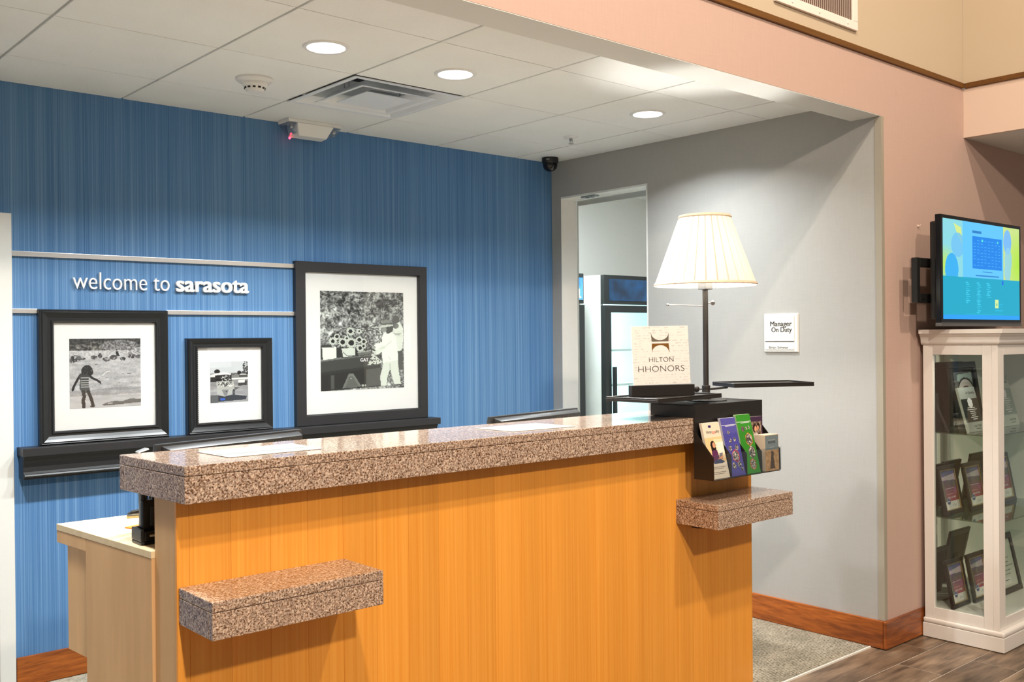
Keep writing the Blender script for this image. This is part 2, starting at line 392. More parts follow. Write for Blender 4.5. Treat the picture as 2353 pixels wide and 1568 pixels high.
cg = MB().prism([(XG - .003, YP - .003), (XG + .024, YP - .003), (XG + .024, YP - .0005), (XG - .0005, YP - .0005), (XG - .0005, YP + .030), (XG - .003, YP + .030)], 'z', .137, 2.545)
struct(cg.build('trim_3', plain('grey_corner_guard', S(158, 152, 138), .45)), 'grey corner guard on the edge between grey and warm-lit walls', 'trim')
strow('ceiling_low', SOFFIT, 'low white soffit over the display cabinet', (5.3355, 9.0, -4.0, YP - .0005, 2.551, 2.60))
strow('ceiling_lobby', SOFFIT, 'high lobby ceiling', (-3.2, 5.43, -4.0, 2.53, 6.2, 6.3))
# baseboards
def bb(name, label, *bx):
    m = MB()
    for b in bx: m.box(*b)
    return struct(m.build(name, BASEW, bevel=.004), label, 'baseboard')
bb('baseboard_back', 'stained wood baseboard under the blue wall', (1.205, XG - .018, YW - .016, YW - .0005, 0.004, .134))
bb('baseboard_right', 'stained wood baseboard of the grey wall beside the carpet', (XG - .017, XG - .0005, YP + .001, 3.85, 0.004, .136))
bb('baseboard_front', 'stained wood baseboard of the warm-lit wall running to the cabinet', (XG - .017, 9.0, YP - .0165, YP - .0005, 0.004, .136))

# floor
fl = struct(box('floor', GROUT, None, -3.2, 9.0, -4.0, 7.2, -.08, -.0010), 'wood-look tile floor with pale grout lines', 'floor')
tm = None
for r in range(26):
    y1 = 2.452 - .205 * r
    off = 4.59 if r % 2 == 0 else 4.29
    x = off - .9 * 7
    while x < 7.2:
        xa, xb = max(x, -2.0), x + .9
        if xb > -2.0:
            if xa == x and tm is not None:
                o = link('floor_tile', tm, ((xa + xb) / 2, y1 - .1025, -.0010), fl)
            else:
                o = MB().box(xa + .0018, xb - .0018, y1 - .2035, y1 - .0015, -.0010, 0).build('floor_tile', FLOORT, fl, bevel=.0003, seg=1)
                if xa == x: tm = o.data
        x += .9
cm = MB()
ny = 180; y0c, y1c = 2.462, YW - .017
for k in range(ny):
    ya = y0c + (y1c - y0c) * k / ny; d = (y1c - y0c) / ny
    cm.prism([(ya, -.0009), (ya, .001), (ya + d * .25, .0045), (ya + d * .7, .005), (ya + d, .001), (ya + d, -.0009)], 'x', SX, XG - .018)
cp = cm.build('carpet', CARPET, fl, kind='stuff', label='ribbed grey beige loop carpet behind the counter')
box('transition_strip', plain('pale_metal_strip', (.78, .76, .72, 1), .4), fl, SX, XG - .018, 2.4535, 2.4615, -.0009, .006, bevel=.001)

# dropped ceiling: slab, tees, tiles
ce = strow('ceiling', DARKIN, 'dropped ceiling of mineral fibre tiles over the desk', (SX, XG, SY, YW, ZC + .20, ZC + .28))
gx = [SX] + [.4652 + .6096 * i for i in range(-1, 7)] + [XG]
gy = [SY, 3.0140, 3.6236, 4.2332, YW]
tees = MB()
for x in gx[1:-1]: box('grid_tee', GRID, ce, x - .012, x + .012, SY, YW, ZC + .0065, ZC + .030)
for y in gy[1:-1]:
    for a, b in zip(gx[:-1], gx[1:]): box('grid_tee', GRID, ce, a + .013, b - .013, y - .012, y + .012, ZC + .0065, ZC + .030)
DIFF = (4, 2)
cache = {}
for i in range(len(gx) - 1):
    for j in range(4):
        xa, xb, ya, yb = gx[i], gx[i + 1], gy[j], gy[j + 1]
        if abs(xa - 2.294) < .01 and abs(ya - 3.6236) < .01: continue
        g1 = .0055 if i > 0 else .001; g2 = .0055 if i < len(gx) - 2 else .001
        h1 = .0022 if j > 0 else .001; h2 = .0022 if j < 3 else .001
        key = (round(xb - xa, 3), round(yb - ya, 3), g1, g2, h1, h2)
        if key in cache:
            link('ceiling_tile', cache[key], ((xa + g1 + xb - g2) / 2, (ya + h1 + yb - h2) / 2, ZC), ce)
        else:
            o = box('ceiling_tile', TILE, ce, xa + g1, xb - g2, ya + h1, yb - h2, ZC, ZC + .016, bevel=.0025)
            cache[key] = o.data

# door casing at the far left of the blue wall
d1 = struct(box('door_1', WHITE, None, .30, 1.134, YW - .012, YW - .0005, .012, 2.00), 'pale door at the end of the blue wall', 'door')
cs = MB().prism([(.27, .004), (.27, 2.064), (1.200, 2.064), (1.200, .004), (1.136, .004), (1.136, 2.002), (.335, 2.002), (.335, .004)], 'y', YW - .024, YW - .0005)
cs.build('door_casing', WHITE, d1, bevel=.003)
MB().box(1.02, 1.08, YW - .016, YW - .0125, .96, 1.06).tube([(1.05, YW - .016, 1.0), (1.05, YW - .06, 1.0), (.95, YW - .06, 1.0)], .009).build('door_handle', CHROME, d1)
# doorway lining in the grey wall
dl = MB().box(XG + .0005, XG + .1395, 4.579, 4.5825, 0, 2.394).box(XG + .0005, XG + .1395, 3.8525, 3.864, 0, 2.394).box(XG + .0005, XG + .1395, 3.8525, 4.5825, 2.394, 2.4055)
d2 = struct(dl.build('door_2', WHITE), 'white lining of the open doorway to the vending room', 'door')
sp = MB().box(XG + .142, XG + .150, 4.574, 4.583, 0, 2.36).box(XG + .142, XG + .155, 3.852, 4.583, 2.36, 2.394)
sp.build('door_stop', plain('grey_door_stop', S(170, 174, 170), .5), d2)
MB().box(XG + .02, XG + .06, 4.30, 4.42, 2.385, 2.394).box(XG + .03, XG + .05, 4.33, 4.345, 2.380, 2.385).box(XG + .03, XG + .05, 4.375, 4.39, 2.380, 2.385).build('latch_plate', plain('latch_metal', S(150, 160, 160), .4, .5), d2)
# vending room
strow('wall_vending_back', WHITE, 'pale wall behind the drink coolers', (XG + .1405, 8.2, 6.70, 6.82, 0, 2.90))
strow('wall_vending_right', WHITE, 'pale far wall of the vending room', (8.2, 8.3, 2.54, 6.82, 0, 2.90))
strow('wall_vending_left', WHITE, 'pale side wall of the vending room', (XG + .1405, XG + .2, YW + .13, 6.70, 0, 2.90))
strow('ceiling_vending', SOFFIT, 'white ceiling of the vending room', (XG + .1405, 8.2, 2.54, 6.70, 2.90, 2.95))
vl = thing('added_fill_panel', (5.2, 5.2, 2.87), 'unseen square light panel added to brighten the vending room', 'light')  # added out of view to light the room and the cooler side
box('frame', PLASTW, vl, 4.9, 5.5, 4.9, 5.5, 2.875, 2.8995, bevel=.003)
box('diffuser', emit('added_panel_glow', (.90, .97, 1.0, 1), 130.0), vl, 4.93, 5.47, 4.93, 5.47, 2.868, 2.8745)

# ------------------------------------------------------------------ ceiling fittings
LENS = emit('downlight_lens_glow', (1.0, .985, .96, 1), 9.0)
for (x, y, lab) in ((1.991, 3.346, 'round recessed downlight between the smoke detector and the header'), (2.615, 3.337, 'round recessed downlight beside the square air diffuser'),
                    (3.836, 3.321, 'round recessed downlight near the grey wall and sprinkler'), (0.77, 3.34, 'round recessed downlight over the left end of the desk alcove')):
    t = thing('recessed_downlight', (x, y, ZC - .006), lab, 'light', 'recessed downlights')
    MB().lathe([(.073, ZC - .001), (.074, ZC - .006), (.086, ZC - .007), (.091, ZC - .0005)], x, y, 40).build('trim_ring', PLASTW, t, smooth=True)
    MB().lathe([(.0, ZC - .003), (.073, ZC - .003)], x, y, 40).build('lens', LENS, t, merge=True)
    l = bpy.data.lights.new('downlight_beam', 'AREA'); l.shape = 'DISK'; l.size = .13; l.energy = 22 if x > 3.5 else 30; l.spread = math.radians(140); l.color = (.94, .985, 1.0)
    lo = bpy.data.objects.new('downlight_beam', l); COL.objects.link(lo); lo.parent = t; lo.location = (0, 0, .0015)
# smoke detector
x, y = 1.996, 3.950
t = thing('smoke_detector', (x, y, ZC - .06), 'round white smoke detector on the ceiling tile', 'smoke detector')
MB().lathe([(0, ZC - .0005), (.080, ZC - .0005), (.080, ZC - .008), (.072, ZC - .016), (.058, ZC - .020), (0, ZC - .020)], x, y, 36).build('base', PLASTW, t, smooth=True, merge=True)
b_ = MB().lathe([(0, ZC - .0205), (.056, ZC - .0205), (.054, ZC - .030), (.046, ZC - .036), (.040, ZC - .050), (.034, ZC - .058), (.012, ZC - .062), (0, ZC - .062)], x, y, 36).build('sensor_head', PLASTW, t, smooth=True, merge=True)
for k in range(12):
    a = 2 * math.pi * k / 12
    MB(Matrix.Translation((x, y, ZC - .043)) @ Matrix.Rotation(a, 4, 'Z')).box(.0405, .0450, -.006, .006, -.0035, .0035).build('vent_slot', DARKIN, b_)
MB().ball((x + .05, y - .045, ZC - .014), .004).build('indicator', INKR, t)
# sprinkler
x, y = 3.945, 3.983
t = thing('fire_sprinkler', (x, y, ZC - .045), 'small pendant sprinkler head with round escutcheon', 'sprinkler')
MB().lathe([(0, ZC - .0005), (.042, ZC - .0005), (.040, ZC - .005), (.016, ZC - .009), (0, ZC - .009)], x, y, 28).build('escutcheon', PLASTW, t, smooth=True, merge=True)
MB().lathe([(0, ZC - .0095), (.010, ZC - .0095), (.008, ZC - .024), (0, ZC - .024)], x, y, 14).tube([(x - .011, y, ZC - .010), (x - .012, y, ZC - .028), (x, y, ZC - .036)], .0022, 6).tube([(x + .011, y, ZC - .010), (x + .012, y, ZC - .028), (x, y, ZC - .036)], .0022, 6).build('body', CHROME, t)
MB().lathe([(0, ZC - .0365), (.016, ZC - .0375), (.016, ZC - .0390), (0, ZC - .0395)], x, y, 18).build('deflector', CHROME, t, merge=True)
# dome camera
x, y = 4.299, 4.529
t = thing('dome_camera', (x, y, ZC - .09), 'black dome security camera in the ceiling corner', 'camera')
MB().lathe([(0, ZC - .0005), (.052, ZC - .0005), (.052, ZC - .028), (.049, ZC - .034), (0, ZC - .034)], x, y, 32).build('collar', BLACKP, t, smooth=True, merge=True)
MB().lathe([(.047, ZC - .0345), (.046, ZC - .052), (.040, ZC - .068), (.028, ZC - .080), (.012, ZC - .086), (0, ZC - .087)], x, y, 32).build('dome', plain('glossy_black_dome', (.006, .006, .007, 1), .08), t, smooth=True, merge=True)
MB(face_mat((x - .045, y - .0275, ZC - .016), (.525, -.85, 0), (0, 0, 1))).box(-.010, .010, -.002, .002, -.002, .0012).build('badge', INKL, t)
# emergency light
t = thing('emergency_light', (2.62, 4.58, ZC - .078), 'white emergency light unit with clear corner lamps under the ceiling', 'emergency light')
x0, x1, y0, y1 = 2.470, 2.784, 4.522, 4.636
eb = MB(); zt_, zb_ = ZC - .0005, ZC - .078
eb.hexa([(x0 + .075, y0 + .034, zb_), (x1 - .075, y0 + .034, zb_), (x1 - .06, y1, zb_), (x0 + .06, y1, zb_)], [(x0 + .05, y0, ZC - .018), (x1 - .05, y0, ZC - .018), (x1 - .05, y1, ZC - .018), (x0 + .05, y1, ZC - .018)])
eb.build('housing', PLASTW, t, bevel=.004)
MB().box(x0, x1, y0, y1, ZC - .0175, zt_).build('backplate', PLASTW, t, bevel=.003)
for s_, xe in ((1, x0), (-1, x1)):
    A = [(xe + s_ * .058, y0 + .02, ZC - .070), (xe + s_ * .058, y1, ZC - .070), (xe + s_ * .030, y1, ZC - .060), (xe + s_ * .030, y0 + .012, ZC - .060)]
    B = [(xe + s_ * .047, y0 + .004, ZC - .019), (xe + s_ * .047, y1, ZC - .019), (xe + s_ * .004, y1, ZC - .019), (xe + s_ * .004, y0 + .004, ZC - .019)]
    l_ = MB().hexa(A, B).build('lamp_lens', PLASTC, t, bevel=.002)
    MB().ball((xe + s_ * .032, y0 + .035, ZC - .038), .013).build('reflector', CHROME, l_, smooth=True)
MB().ball((x0 + .060, y1 - .012, ZC - .083), .0055).build('indicator', emit('red_indicator_glow', (1, .02, .05, 1), 14.0), t, smooth=True)
# air diffuser
xa, xb, ya, yb = 2.294 + .006, 2.904 - .006, 3.6236 + .003, 4.2332 - .003
xc, yc = (xa + xb) / 2, (ya + yb) / 2
t = thing('air_diffuser', (xc, yc, ZC - .01), 'square white metal air diffuser with stepped louvres set in the ceiling grid', 'air diffuser')
DIFM = plain('diffuser_enamel', (.80, .84, .88, 1), .35)
def sqring(m, h0, z0, h1, z1, th=.0015):
    A = [(xc - h0, yc - h0, z0), (xc + h0, yc - h0, z0), (xc + h0, yc + h0, z0), (xc - h0, yc + h0, z0)]
    B = [(xc - h1, yc - h1, z1), (xc + h1, yc - h1, z1), (xc + h1, yc + h1, z1), (xc - h1, yc + h1, z1)]
    for k in range(4):
        m.hexa([A[k], A[(k + 1) % 4], (A[(k + 1) % 4][0], A[(k + 1) % 4][1], z0 + th), (A[k][0], A[k][1], z0 + th)], [B[k], B[(k + 1) % 4], (B[(k + 1) % 4][0], B[(k + 1) % 4][1], z1 + th), (B[k][0], B[k][1], z1 + th)])
m = MB(); sqring(m, .297, ZC - .004, .272, ZC - .003, .004); sqring(m, .272, ZC - .003, .235, ZC + .03); sqring(m, .235, ZC + .03, .19, ZC + .12); m.build('outer_pan', DIFM, t)
MB().box(xc - .19, xc + .19, yc - .19, yc + .19, ZC + .122, ZC + .128).build('plenum_top', plain('galvanised_plenum', (.22, .23, .24, 1), .4, .6), t)
MB().lathe([(.13, ZC + .1215), (.13, ZC + .105), (.0, ZC + .119)], xc, yc, 28).build('duct_collar', DARKIN, t)
m = MB(); sqring(m, .205, ZC - .010, .185, ZC - .007, .003); sqring(m, .185, ZC - .007, .145, ZC + .035); m.build('middle_louvre', DIFM, t)
m = MB(); sqring(m, .130, ZC - .012, .112, ZC - .010, .003)
m.hexa([(xc - .112, yc - .112, ZC - .010), (xc + .112, yc - .112, ZC - .010), (xc + .112, yc + .112, ZC - .010), (xc - .112, yc + .112, ZC - .010)],
       [(xc - .05, yc - .05, ZC + .026), (xc + .05, yc - .05, ZC + .026), (xc + .05, yc + .05, ZC + .026), (xc - .05, yc + .05, ZC + .026)])
m.build('centre_cone', DIFM, t)
for sx_, sy_ in ((-1, -1), (1, -1), (1, 1), (-1, 1)):
    MB().tube([(xc + sx_ * .16, yc + sy_ * .02, ZC + .12), (xc + sx_ * .155, yc + sy_ * .02, ZC + .03)], .003, 6).build('hanger', CHROME, t)

# return air grille high on the beige wall
t = thing('return_air_grille', (3.892, YP - .01, 2.902), 'white return air grille with upright louvres on the beige wall', 'vent')
gx0, gx1, gz0, gz1 = 3.564, 4.219, 2.902, 3.50
m = MB().box(gx0, gx1, YP - .014, YP - .0005, gz0, gz0 + .040).box(gx0, gx1, YP - .014, YP - .0005, gz1 - .04, gz1).box(gx0, gx0 + .04, YP - .014, YP - .0005, gz0 + .0405, gz1 - .0405).box(gx1 - .04, gx1, YP - .014, YP - .0005, gz0 + .0405, gz1 - .0405)
GRW = plain('white_grille_enamel', (.84, .76, .70, 1), .45)
m.build('frame', GRW, t, bevel=.003)
box('backing', plain('dark_duct', (.30, .22, .18, 1), .9), t, gx0 + .04, gx1 - .04, YP - .0022, YP - .0005, gz0 + .04, gz1 - .04)
bl = None
for k in range(36):
    x = gx0 + .048 + k * .0158
    if bl is None:
        o = MB().hexa([(x, YP - .012, gz0 + .042), (x + .002, YP - .012, gz0 + .042), (x + .012, YP - .003, gz0 + .042), (x + .010, YP - .003, gz0 + .042)],
                      [(x, YP - .012, gz1 - .042), (x + .002, YP - .012, gz1 - .042), (x + .012, YP - .003, gz1 - .042), (x + .010, YP - .003, gz1 - .042)]).build('louvre', GRW, t)
        bl = o.data
    else: link('louvre', bl, (x + .006, YP - .0075, gz0 + .042), t)
for q in (gx0 + .12, gx0 + .33, gx1 - .09): MB(Matrix.Translation((q, YP - .0145, gz0 + .02)) @ Matrix.Rotation(math.pi / 2, 4, 'X')).lathe([(0, .0), (.006, .0), (.005, .002), (0, .003)], 0, 0, 12).build('screw', GRW, t)

# ------------------------------------------------------------------ printed pictures: colour per facet on a flat sheet
class Canvas:
    def __init__(s, w, h, bg, ext):          # ext = (x0, y0, x1, y1) of the drawing coordinates, y down
        s.w, s.h = w, h; s.a = np.empty((h, w, 3)); s.a[:] = bg
        x0, y0, x1, y1 = ext
        s.X, s.Y = np.meshgrid(x0 + (np.arange(w) + .5) / w * (x1 - x0), y0 + (np.arange(h) + .5) / h * (y1 - y0))
        s.rng = np.random.default_rng(3)
    def put(s, m, c, al=1.0): s.a[m] = s.a[m] * (1 - al) + np.asarray(c, float) * al; return s
    def g(s, m, v, al=1.0): return s.put(m, (v, v * 1.01, v * .98), al)
    def rect(s, x0, y0, x1, y1): return (s.X >= x0) & (s.X <= x1) & (s.Y >= y0) & (s.Y <= y1)
    def ell(s, cx, cy, rx, ry): return ((s.X - cx) / rx) ** 2 + ((s.Y - cy) / ry) ** 2 <= 1
    def poly(s, pts):
        m = np.zeros((s.h, s.w), bool); n = len(pts)
        for i in range(n):
            (xa, ya), (xb, yb) = pts[i], pts[(i + 1) % n]
            if ya == yb: continue
            m ^= ((ya > s.Y) != (yb > s.Y)) & (s.X < (xb - xa) * (s.Y - ya) / (yb - ya) + xa)
        return m
    def line(s, pts, wd):
        m = np.zeros((s.h, s.w), bool)
        for (xa, ya), (xb, yb) in zip(pts[:-1], pts[1:]):
            dx, dy = xb - xa, yb - ya; L = dx * dx + dy * dy + 1e-9
            t = np.clip(((s.X - xa) * dx + (s.Y - ya) * dy) / L, 0, 1)
            m |= (s.X - xa - t * dx) ** 2 + (s.Y - ya - t * dy) ** 2 <= (wd / 2) ** 2
        return m
    def noise(s, cell, seed=0, aspect=1.0):
        r = np.random.default_rng(seed); ny, nx = int(s.h / cell) + 3, int(s.w / (cell * aspect)) + 3
        g = r.random((ny, nx)); yy = np.arange(s.h) / cell; xx = np.arange(s.w) / (cell * aspect)
        iy, ix = yy.astype(int), xx.astype(int); fy, fx = (yy - iy)[:, None], (xx - ix)[None]
        fy = fy * fy * (3 - 2 * fy); fx = fx * fx * (3 - 2 * fx)
        A = g[np.ix_(iy, ix)]; B = g[np.ix_(iy, ix + 1)]; C = g[np.ix_(iy + 1, ix)]; D = g[np.ix_(iy + 1, ix + 1)]
        return A * (1 - fx) * (1 - fy) + B * fx * (1 - fy) + C * (1 - fx) * fy + D * fx * fy
    def mesh(s, name, M4, W, H, mat):
        h, w = s.h, s.w
        xs = np.linspace(0, W, w + 1); ys = np.linspace(H, 0, h + 1)
        v = np.zeros(((h + 1) * (w + 1), 3)); v[:, 0] = np.tile(xs, h + 1); v[:, 1] = np.repeat(ys, w + 1)
        R_ = np.array(M4); v = v @ R_[:3, :3].T + R_[:3, 3]
        i = np.arange(h)[:, None] * (w + 1) + np.arange(w)[None]
        f = np.stack([i + w + 1, i + w + 2, i + 1, i], -1).reshape(-1, 4)
        c = (v.min(0) + v.max(0)) / 2; c[2] = v[:, 2].min()
        me = bpy.data.meshes.new(name); me.vertices.add(len(v)); me.vertices.foreach_set('co', (v - c).ravel())
        me.loops.add(f.size); me.loops.foreach_set('vertex_index', f.ravel().astype(np.int32))
        me.polygons.add(len(f)); me.polygons.foreach_set('loop_start', np.arange(0, f.size, 4, dtype=np.int32))
        me.update(calc_edges=True)
        a = np.clip(s.a, 0, 1).reshape(-1, 3); lin = np.where(a <= .04045, a / 12.92, ((a + .055) / 1.055) ** 2.4)
        at = me.color_attributes.new('ink', 'FLOAT_COLOR', 'CORNER')
        rgba = np.ones((len(f), 4, 4)); rgba[:, :, :3] = lin[:, None, :]; at.data.foreach_set('color', rgba.ravel())
        me.materials.append(mat); me.validate()
        return me, Vector(c)
    def build(s, name, M4, W, H, mat, parent): me, c = s.mesh(name, M4, W, H, mat); return link(name, me, c, parent)

WALLM = lambda x, y, z: face_mat((x, y, z), (1, 0, 0), (0, 0, 1))      # on surfaces that face -Y
SIDEM = lambda x, y, z: face_mat((x, y, z), (0, -1, 0), (0, 0, 1))     # on surfaces that face -X

def beach_print():
    c = Canvas(128, 128, (.78, .79, .76), (250, 135, 1530, 1400))
    n1, n2, n3 = c.noise(2.2, 1), c.noise(5, 2, 1.4), c.noise(4, 5, 4)
    sand = .70 + .14 * (n3 - .5) + .10 * (n1 - .5); c.a[:] = sand[..., None]
    m = c.Y < 360; v = .15 + .75 * np.clip((n1 * .6 + n2 * .5 - .25), 0, 1); c.a[m] = v[m][:, None] * np.array((1, 1, .95))
    m = (c.Y < 210 + 40 * np.sin(c.X / 180)); c.a[m] *= .5
    m = c.ell(1150, 270, 350, 105); v = .22 + .45 * n1; c.a[m] = v[m][:, None]
    m = c.poly([(1300, 370), (1530, 290), (1530, 470), (1300, 430)]); c.a[m] = (.35 + .5 * n1)[m][:, None]
    m = (c.Y > 355) & (c.Y < 480) & (c.X < 1300); c.a[m] = (.68 + .2 * (n1 - .3))[m][:, None]
    for (x, y, rx, ry) in ((360, 490, 95, 60), (300, 530, 60, 40), (680, 480, 60, 36), (790, 445, 45, 45), (900, 520, 75, 36), (1030, 485, 70, 45), (1200, 515, 55, 34), (1370, 470, 80, 42), (1490, 480, 60, 30), (480, 500, 50, 20)):
        m = c.ell(x, y, rx, ry) & (n1 > .3); c.a[m] = (.10 + .30 * n2)[m][:, None]
    c.g(c.ell(1093, 348, 14, 16), .08); c.g(c.poly([(1072, 368), (1118, 368), (1126, 420), (1066, 420)]), .07); c.g(c.poly([(1075, 418), (1120, 418), (1150, 460), (1085, 462)]), .12)
    m = (c.Y > 1060 + 25 * np.sin(c.X / 260)) & (c.Y < 1190 - .02 * c.X); c.a[m] *= .84
    m = c.Y > 1190; c.a[m] = (.70 + .08 * (n3 - .5))[m][:, None]
    c.g(c.poly([(800, 1360), (900, 1315), (1060, 1290), (1180, 1305), (1330, 1260), (1530, 1275), (1530, 1335), (900, 1375)]), .36); c.g(c.ell(960, 1330, 50, 10), .7)
    c.g(c.rect(1285, 783, 1350, 797), .1); c.g(c.ell(715, 602, 30, 5), .3)
    for (x, y) in ((960, 730), (690, 1000), (890, 1058), (1130, 958), (820, 915), (760, 860), (900, 850), (1200, 790), (590, 1050)): c.g(c.ell(x, y, 22, 5), .5)
    c.g(c.line([(830, 810), (900, 750), (960, 735)], 14), .86)
    D = .10
    c.g(c.line([(430, 800), (355, 930), (315, 1010), (300, 1060)], 44), D); c.g(c.ell(305, 1045, 18, 30), D)
    c.g(c.line([(590, 800), (650, 860), (740, 905), (780, 935)], 40), D); c.g(c.line([(780, 935), (798, 968)], 16), D)
    c.g(c.poly([(400, 800), (430, 765), (600, 770), (620, 800), (585, 850), (580, 990), (610, 1110), (470, 1120), (415, 1040), (432, 900)]), .22)
    for y in range(840, 1030, 42): c.g(c.rect(436, y, 583, y + 20) , .62)
    c.g(c.poly([(415, 1035), (580, 1030), (612, 1108), (530, 1122), (460, 1120)]), .30)
    c.g(c.line([(485, 1100), (500, 1190), (480, 1260), (492, 1370)], 62), D); c.g(c.line([(570, 1100), (610, 1200), (635, 1280), (655, 1360)], 58), D); c.g(c.ell(645, 1372, 50, 16), .06); c.g(c.ell(490, 1385, 34, 10), .06)
    m = (c.ell(555, 700, 95, 82) | c.ell(610, 755, 55, 60) | c.ell(500, 730, 55, 60)) ; c.g(m, .11); c.g(m & (n1 > .72), .35)
    return c
def cart_print():
    c = Canvas(90, 96, (.78, .80, .81), (297, 335, 1020, 1125)); n1, n2 = c.noise(2, 4), c.noise(4, 6, 3)
    m = c.Y > 560; c.a[m] = .55 + .1 * (n2[m] - .5)[:, None]
    m = (c.Y > 800); c.a[m] = (.62 + .12 * (n2 - .5))[m][:, None]
    m = (c.ell(975, 440, 60, 110)) & (n1 > .4); c.g(m, .16); c.g(c.rect(900, 530, 1020, 590) & (n1 > .25), .12)
    c.g(c.ell(425, 525, 55, 42), .12); c.g(c.ell(850, 560, 42, 42), .12); c.g(c.rect(690, 560, 810, 600) & (n1 > .3), .35)
    c.g(c.rect(300, 600, 500, 720), .10); c.g(c.rect(300, 600, 385, 632), .85); c.g(c.rect(500, 600, 700, 720) & (n1 > .35), .13); c.g(c.rect(500, 600, 700, 720) & (n1 <= .3), .8)
    c.g(c.poly([(297, 590), (400, 560), (560, 540), (690, 570), (690, 590), (560, 582), (297, 605)]), .90); c.g(c.line([(490, 600), (505, 900), (560, 1000)], 14), .2); c.g(c.line([(690, 590), (690, 720)], 10), .1)
    c.g(c.poly([(410, 710), (740, 720), (750, 860), (720, 960), (560, 1010), (420, 960)]), .70); c.g(c.rect(430, 720, 700, 820) & (n1 > .55), .28); c.g(c.rect(430, 720, 740, 830) & (n1 < .25), .92)
    c.g(c.poly([(510, 880), (640, 880), (610, 990), (560, 1000)]), .50); c.g(c.ell(598, 915, 14, 12), .2); c.g(c.ell(740, 935, 26, 62), .10); c.g(c.ell(742, 938, 12, 30), .4)
    c.g(c.poly([(840, 600), (880, 578), (970, 580), (1000, 600)]), .92); c.g(c.rect(845, 600, 1000, 650), .3); c.g(c.rect(700, 655, 1020, 690), .88); c.g(c.poly([(830, 700), (960, 700), (950, 755), (830, 755)]), .9); c.g(c.poly([(830, 755), (960, 755), (1000, 800), (820, 815)]), .25); c.g(c.ell(975, 760, 22, 52), .25)
    c.g(c.rect(700, 600, 830, 655), .5); c.g(c.poly([(750, 830), (860, 850), (760, 895)]), .4)
    c.g(c.poly([(420, 980), (560, 1010), (720, 980), (1000, 1020), (970, 1085), (430, 1110)]), .17); c.g(c.rect(297, 980, 440, 1125), .35)
    c.put(c.rect(480, 1040, 570, 1085), (.15, .35, .75))
    return c
def farm_print():
    c = Canvas(150, 182, (.5, .5, .5), (112, 107, 1225, 1450)); n1, n2, n3 = c.noise(2.0, 11), c.noise(5, 12), c.noise(11, 13)
    v = .38 + .55 * (n1 - .5) + .45 * (n2 - .5) + .35 * (n3 - .5) + .16 * np.clip((c.Y - 107) / 700, 0, 1); c.a[:] = np.clip(v, .08, .95)[..., None]
    m = c.ell(905, 270, 70, 60); c.a[m] *= .55
    m = (c.X > 1080) & (c.Y > 900); c.a[m] = np.clip(.3 + .7 * (n1 - .3), .05, .95)[m][:, None]
    m = c.ell(820, 720, 150, 150) ; c.a[m] = np.clip(.55 + .8 * (n1 - .5), .1, .95)[m][:, None]
    # cart bed
    c.g(c.poly([(112, 835), (250, 825), (260, 1010), (112, 1030)]), .22); c.g(c.poly([(250, 860), (900, 860), (900, 1000), (250, 1010)]), .16)
    c.g(c.poly([(112, 1040), (890, 960), (900, 1140), (112, 1215)]), .24); c.g(c.poly([(112, 1040), (890, 960), (890, 975), (112, 1058)]), .42); c.g(c.poly([(112, 1200), (900, 1120), (900, 1150), (112, 1240)]), .17)
    c.g(c.poly([(112, 1240), (900, 1150), (930, 1420), (112, 1450)]), .13); c.g(c.rect(240, 1240, 285, 1430), .30); c.g(c.poly([(700, 1180), (900, 1160), (910, 1400), (700, 1420)]), .30)
    c.g(c.poly([(385, 1425), (470, 1232), (528, 1226), (632, 1400), (625, 1415)]), .46); c.g(c.poly([(420, 1420), (480, 1262), (520, 1262), (600, 1410)]), .38); c.g(c.ell(500, 1298, 8, 8), .8)
    c.g(c.rect(640, 1380, 700, 1410) & (n1 > .5), .7)
    # pots
    c.g(c.poly([(130, 870), (312, 862), (316, 920), (308, 1015), (140, 1032)]), .90); c.g(c.poly([(380, 885), (560, 870), (555, 985), (400, 1003)]), .84); c.g(c.line([(395, 930), (450, 985), (550, 980)], 8), .45)
    c.g(c.poly([(590, 935), (770, 905), (770, 960), (600, 985)]), .42); c.g(c.poly([(590, 930), (770, 905), (770, 925), (590, 950)]), .62)
    # sunflowers
    m = (c.ell(400, 750, 170, 130) | c.ell(560, 720, 150, 160) | c.ell(660, 830, 110, 100)); c.a[m] = np.clip(.42 + 1.0 * (n1 - .5), .04, .9)[m][:, None]
    for (x, y, r, k) in ((498, 650, 50, 27), (508, 808, 62, 38), (395, 797, 52, 30), (322, 722, 34, 22), (268, 783, 48, 24), (613, 768, 42, 26), (674, 792, 36, 22), (450, 745, 30, 16), (625, 880, 44, 26), (612, 650, 32, 12), (670, 855, 30, 18)):
        th = np.arctan2(c.Y - y, c.X - x); rr = np.hypot(c.X - x, (c.Y - y)); c.g(rr < r * (1.08 + .16 * np.sin(th * 14)), .80); c.g(rr < k, .09)
    # second person
    c.g(c.poly([(1060, 560), (1160, 500), (1215, 600), (1215, 800), (1190, 930), (1130, 930)]), .86); c.g(c.ell(1112, 575, 45, 40), .35); c.g(c.poly([(1065, 525), (1075, 450), (1110, 425), (1150, 435), (1168, 480), (1165, 520), (1120, 545)]), .30); c.g(c.rect(1085, 680, 1185, 690) | c.rect(1090, 700, 1175, 706), .4); c.g(c.poly([(1140, 935), (1205, 925), (1215, 1200), (1150, 1200)]), .28)
    # woman in hat
    W_ = .93
    c.g(c.ell(1018, 610, 62, 62), .25); c.g(c.ell(955, 625, 30, 38), .55)
    c.g(c.poly([(950, 670), (1000, 690), (1070, 660), (1110, 740), (1145, 1000), (1140, 1080), (1000, 1110), (930, 1100), (915, 900), (925, 720)]), W_)
